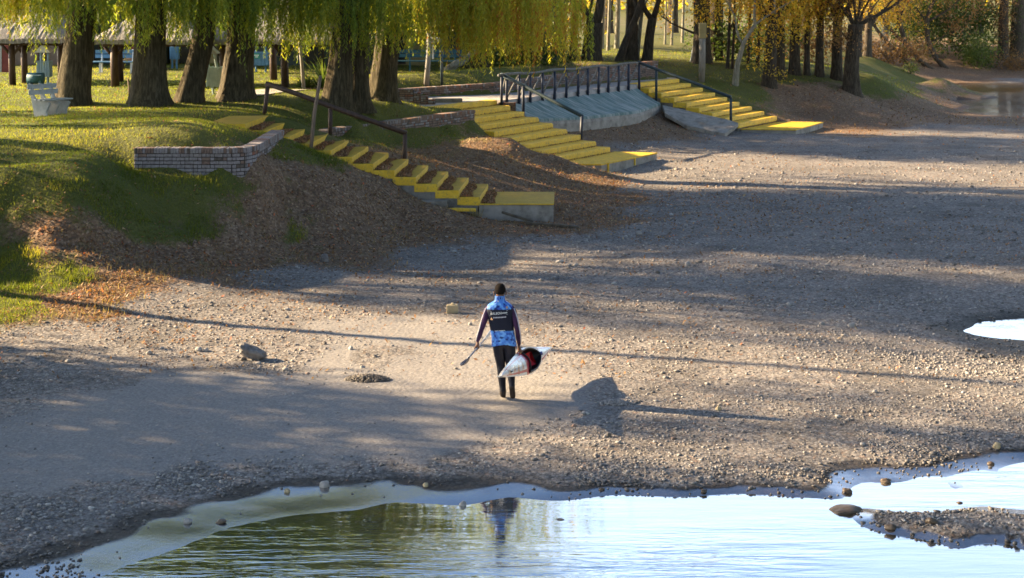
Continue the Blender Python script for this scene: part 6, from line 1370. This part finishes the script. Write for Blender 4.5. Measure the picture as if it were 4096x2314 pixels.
# ------------------------------------------------------------------ single stones and litter
def stone(u, v, wpx, hpx, mat, label, seed=0, name='stone', cat='stone', sharp=False, rz=None, b=None):
    b = b or ground_at(u, v + hpx * .45); x, y, z = b; sc = y / FPX / 2.515 * (.78 if name == 'stone' else 1); w_ = wpx * sc / 2; h_ = hpx * sc * (.72 if mat == 'stone_wet' else 1)
    bm = bmesh.new(); bmesh.ops.create_icosphere(bm, subdivisions=3, radius=1); rs = random.Random(seed); of = Vector((rs.random() * 50, rs.random() * 50, 0))
    for q in bm.verts:
        p = q.co.copy()
        if sharp:
            m_ = max(abs(p.x), abs(p.y) , abs(p.z)); p = p.lerp(p / m_, .62)
        q.co = p * (1 + .34 * mnoise.noise(p * 1.1 + of) + .10 * mnoise.noise(p * 3 + of) + .04 * mnoise.noise(p * 7 + of))
    lo = min(q.co.z for q in bm.verts); hi = max(q.co.z for q in bm.verts); wx_ = max(abs(q.co.x) for q in bm.verts)
    for q in bm.verts: q.co = Vector((q.co.x / wx_ * w_, q.co.y / wx_ * w_ * .8, (q.co.z - lo) / (hi - lo) * h_ * 1.3 - .42 * h_))
    me = bpy.data.meshes.new(name); bm.to_mesh(me); bm.free(); me.materials.append(M[mat]); me.polygons.foreach_set('use_smooth', np.full(len(me.polygons), not sharp))
    o = link(name, me); o.location = (x, y, z); o.rotation_euler = (0, 0, rs.uniform(-.4, .4) if rz is None else rz); return tag(o, label, cat)
# the tilted slab of rock on its wedge stone
x, y, z = ground_at(632, 905)
def tilt_rock():
    o = stone(0, 0, 10, 10, 'rock_grey', 'large tilted angular rock casting shade on the gravel left of the walking person', 77, 'rock', 'rock', True, 0, b=(x, y, z))
    for q in o.data.vertices: q.co = Vector((q.co.x * 7.4, q.co.y * 5.2, q.co.z * 2.5))
    o.data.transform(Matrix.Rotation(math.radians(24), 4, 'Y')); o.location = (x, y, z + .085); return o
for u, v, w_, h_, m_, lab, sd_ in [
    (612, 902, 22, 14, 'stone_dark', 'dark wedge stone under the raised end of the large tilted rock', 1), (650, 912, 24, 9, 'stone', 'flat stone in front of the low end of the large tilted rock', 2),
    (500, 876, 26, 16, 'stone_pale', 'pale egg-shaped stone left of the large tilted rock', 3), (518, 877, 18, 14, 'stone', 'grey stone touching the right side of the pale egg-shaped stone', 4), (374, 885, 20, 15, 'stone', 'round grey stone in shade, leftmost single stone on the gravel', 5), (520, 905, 14, 9, 'stone_dark', 'small dark stone below the pale egg-shaped stone', 6),
    (816, 646, 30, 30, 'rock_grey', 'big round pale boulder at the foot of the shaded bank', 7), (882, 873, 17, 13, 'stone_pale', 'smooth rounded pale stone between the large tilted rock and the person', 8), (816, 863, 16, 10, 'stone_dark', 'dark stone just above and right of the large tilted rock', 9),
    (722, 776, 22, 10, 'stone', 'flat stone on the sunlit gravel, between the bank and the tan block', 10), (985, 722, 15, 10, 'stone_dark', 'dark chunk of stone at the sunlit edge, up and left of the tan block', 11), (925, 704, 11, 8, 'stone', 'little pale stone left of the dark chunk at the sunlit edge', 12),
    (1259, 687, 13, 9, 'stone_pale', 'small pale stone in shade straight above the person\'s head', 13), (1182, 813, 16, 12, 'stone', 'upper of two stones beside the person\'s left elbow', 14), (1212, 817, 12, 9, 'stone_dark', 'smaller dark stone close to the person\'s left elbow', 15), (912, 922, 17, 10, 'stone', 'flat grey stone between the gravel heap and the pale smooth stone', 16),
    (1608, 584, 22, 14, 'stone', 'stone on the sunlit strip to the right of the lower near platform', 17), (1729, 661, 19, 17, 'stone_pale', 'upright pale stone balanced in the shaded gravel right of centre', 18), (1654, 683, 16, 10, 'stone_dark', 'dark twin-lumped stone left of the upright pale stone', 19), (1408, 656, 30, 11, 'stone_pale', 'long pale stone in the sun stripe between platform and person', 20), (1448, 664, 18, 10, 'stone', 'shorter stone right of the long pale stone in the sun stripe', 21),
    (1290, 742, 12, 9, 'stone_dark', 'dark stone beside the person\'s head on the right', 22), (1370, 745, 20, 7, 'stone', 'flat stone in the sun, right of the person\'s shoulder', 23), (1984, 763, 20, 12, 'stone_pale', 'pale flat stone in the shade on the right, by the sunlit edge', 24), (2141, 815, 30, 15, 'stone_pale', 'pale broad stone at the sun edge left of the small pool', 25), (2067, 812, 20, 10, 'stone', 'grey stone left of the pale broad stone near the small pool', 26), (2400, 676, 20, 9, 'stone_dark', 'dark flat stone far right, above the small pool', 27),
    (1807, 1026, 21, 17, 'stone_yellow', 'rounded yellowish stone in the sun right of the person\'s shadow', 28), (1531, 1092, 18, 15, 'stone_dark', 'reddish dark stone in the shade below the kayak shadow', 29), (2200, 984, 20, 12, 'stone', 'grey stone on the bright gravel at right, above the shore', 30),
    (816, 1216, 34, 22, 'stone_pale', 'pale pinkish boulder at the shore, on the gravel rim left of centre', 31), (722, 1234, 20, 13, 'stone_yellow', 'yellowish stone at the mud edge left of the pinkish boulder', 32), (1071, 1217, 20, 15, 'stone_yellow', 'tan stone at the mud edge right of the pinkish boulder', 33), (473, 1308, 30, 17, 'stone', 'stone at the wet mud edge, lower left', 34), (556, 1310, 36, 17, 'stone_wet', 'dark wet stone in the mud, lower left', 35),
    (1770, 1233, 24, 14, 'stone_wet', 'dark wet stone on the waterline, right of the middle', 36), (1513, 1231, 22, 12, 'stone_wet', 'dark wet stone in the mud strip just right of the middle', 37), (1979, 1257, 27, 14, 'stone_wet', 'wet stone at the waterline left of the long brown rock', 38), (2130, 1231, 36, 22, 'stone_wet', 'dark wet stone directly above the long brown rock in the water', 39), (2227, 1206, 36, 20, 'stone_wet', 'dark stone on the wet sand above and right of the long brown rock', 40), (2491, 1161, 26, 15, 'stone_wet', 'dark stone on the wet sand near the right edge', 41),
    (2343, 1302, 44, 30, 'stone_wet', 'mossy dark stone topping the gravel island', 42), (2240, 1318, 42, 24, 'stone_wet', 'wet stone with a light end on the left part of the gravel island', 43), (2508, 1119, 30, 22, 'stone_yellow', 'sunlit pale rounded stone by the shore near the right edge', 44)]:
    stone(u, v, w_, h_, m_, lab, sd_)
x, y, z = ground_at(632, 905); tilt_rock()
def wpt(u, v, z): return P(u, v, z)
stone(2127, 1276, 84, 28, 'stone_wet', 'long brown rock lying in the bright shallow water', 51, 'rock', 'rock', b=wpt(2127, 1289, -.22))
stone(1163, 1266, 26, 22, 'stone_pale', 'pale rounded stone at the edge of the dark water, bottom centre', 52, b=wpt(1163, 1275, -.22)); stone(2414, 1262, 28, 16, 'stone_wet', 'dark stone standing alone in the channel, lower right', 53, b=wpt(2414, 1269, -.22)); stone(1409, 1306, 30, 8, 'stone_wet', 'low wet stone breaking the rippled water', 54, b=wpt(1409, 1309, -.21))
x, y, z = ground_at(1137, 787); o = MB().box((x, y, z + .07), (.115, .085, .085), .06).build('stone_block', M['stone_yellow'], bevel=.02); rough_up(o, .015, 3); tag(o, 'tan squared stone block standing on the gravel left of the person', 'stone block')
o = stone(1140, 770, 15, 8, 'stone_yellow', 'small stone resting on top of the tan squared block', 55, b=(x + .01, y, z + .157))
for (u, v, w_, h_, lab, sd_) in [(925, 955, 115, 10, 'low heap of dark gravel between the person and the large tilted rock', 61), (1557, 1014, 95, 5, 'low heap of gravel and dry grass right of the kayak', 62)]:
    x, y, z = ground_at(u, v); n = 700; rs = np.random.default_rng(sd_); a = rs.random(n) * 6.283; q = rs.random(n) ** .6; wx_ = w_ / 2 / 2.515 / FPX * y; hh = h_ / 2.515 / FPX * y
    px, py = x + np.cos(a) * q * wx_, y + np.sin(a) * q * wx_ * .5; mb = MB(); 
    r = tag(stones('gravel_heap', px, py, .012 + .016 * rs.random(n), M['stone_dark'] if sd_ == 61 else M['pebble']), lab, 'gravel heap'); zz = np.array([v_.co[:] for v_ in r.data.vertices]); lift = np.repeat(hh * (1 - q ** 2), 12); zz[:, 2] += lift; r.data.vertices.foreach_set('co', zz.astype(np.float32).ravel()); r['kind'] = 'stuff'
x, y, z = ground_at(1028, 481); bm = bmesh.new(); bmesh.ops.create_icosphere(bm, subdivisions=3, radius=1)
for q in bm.verts: p = q.co.copy(); f = 1 + .5 * mnoise.noise(p * 2.2) + .25 * mnoise.noise(p * 5); q.co = Vector((p.x * .19 * f, p.y * .13 * f, max(0, p.z) * .11 * f))
me = bpy.data.meshes.new('plastic_bag'); bm.to_mesh(me); bm.free(); me.materials.append(M['white']); o = link('plastic_bag', me); o.location = (x, y, z); tag(o, 'crumpled white plastic bag lying under the narrow yellow steps', 'plastic bag')
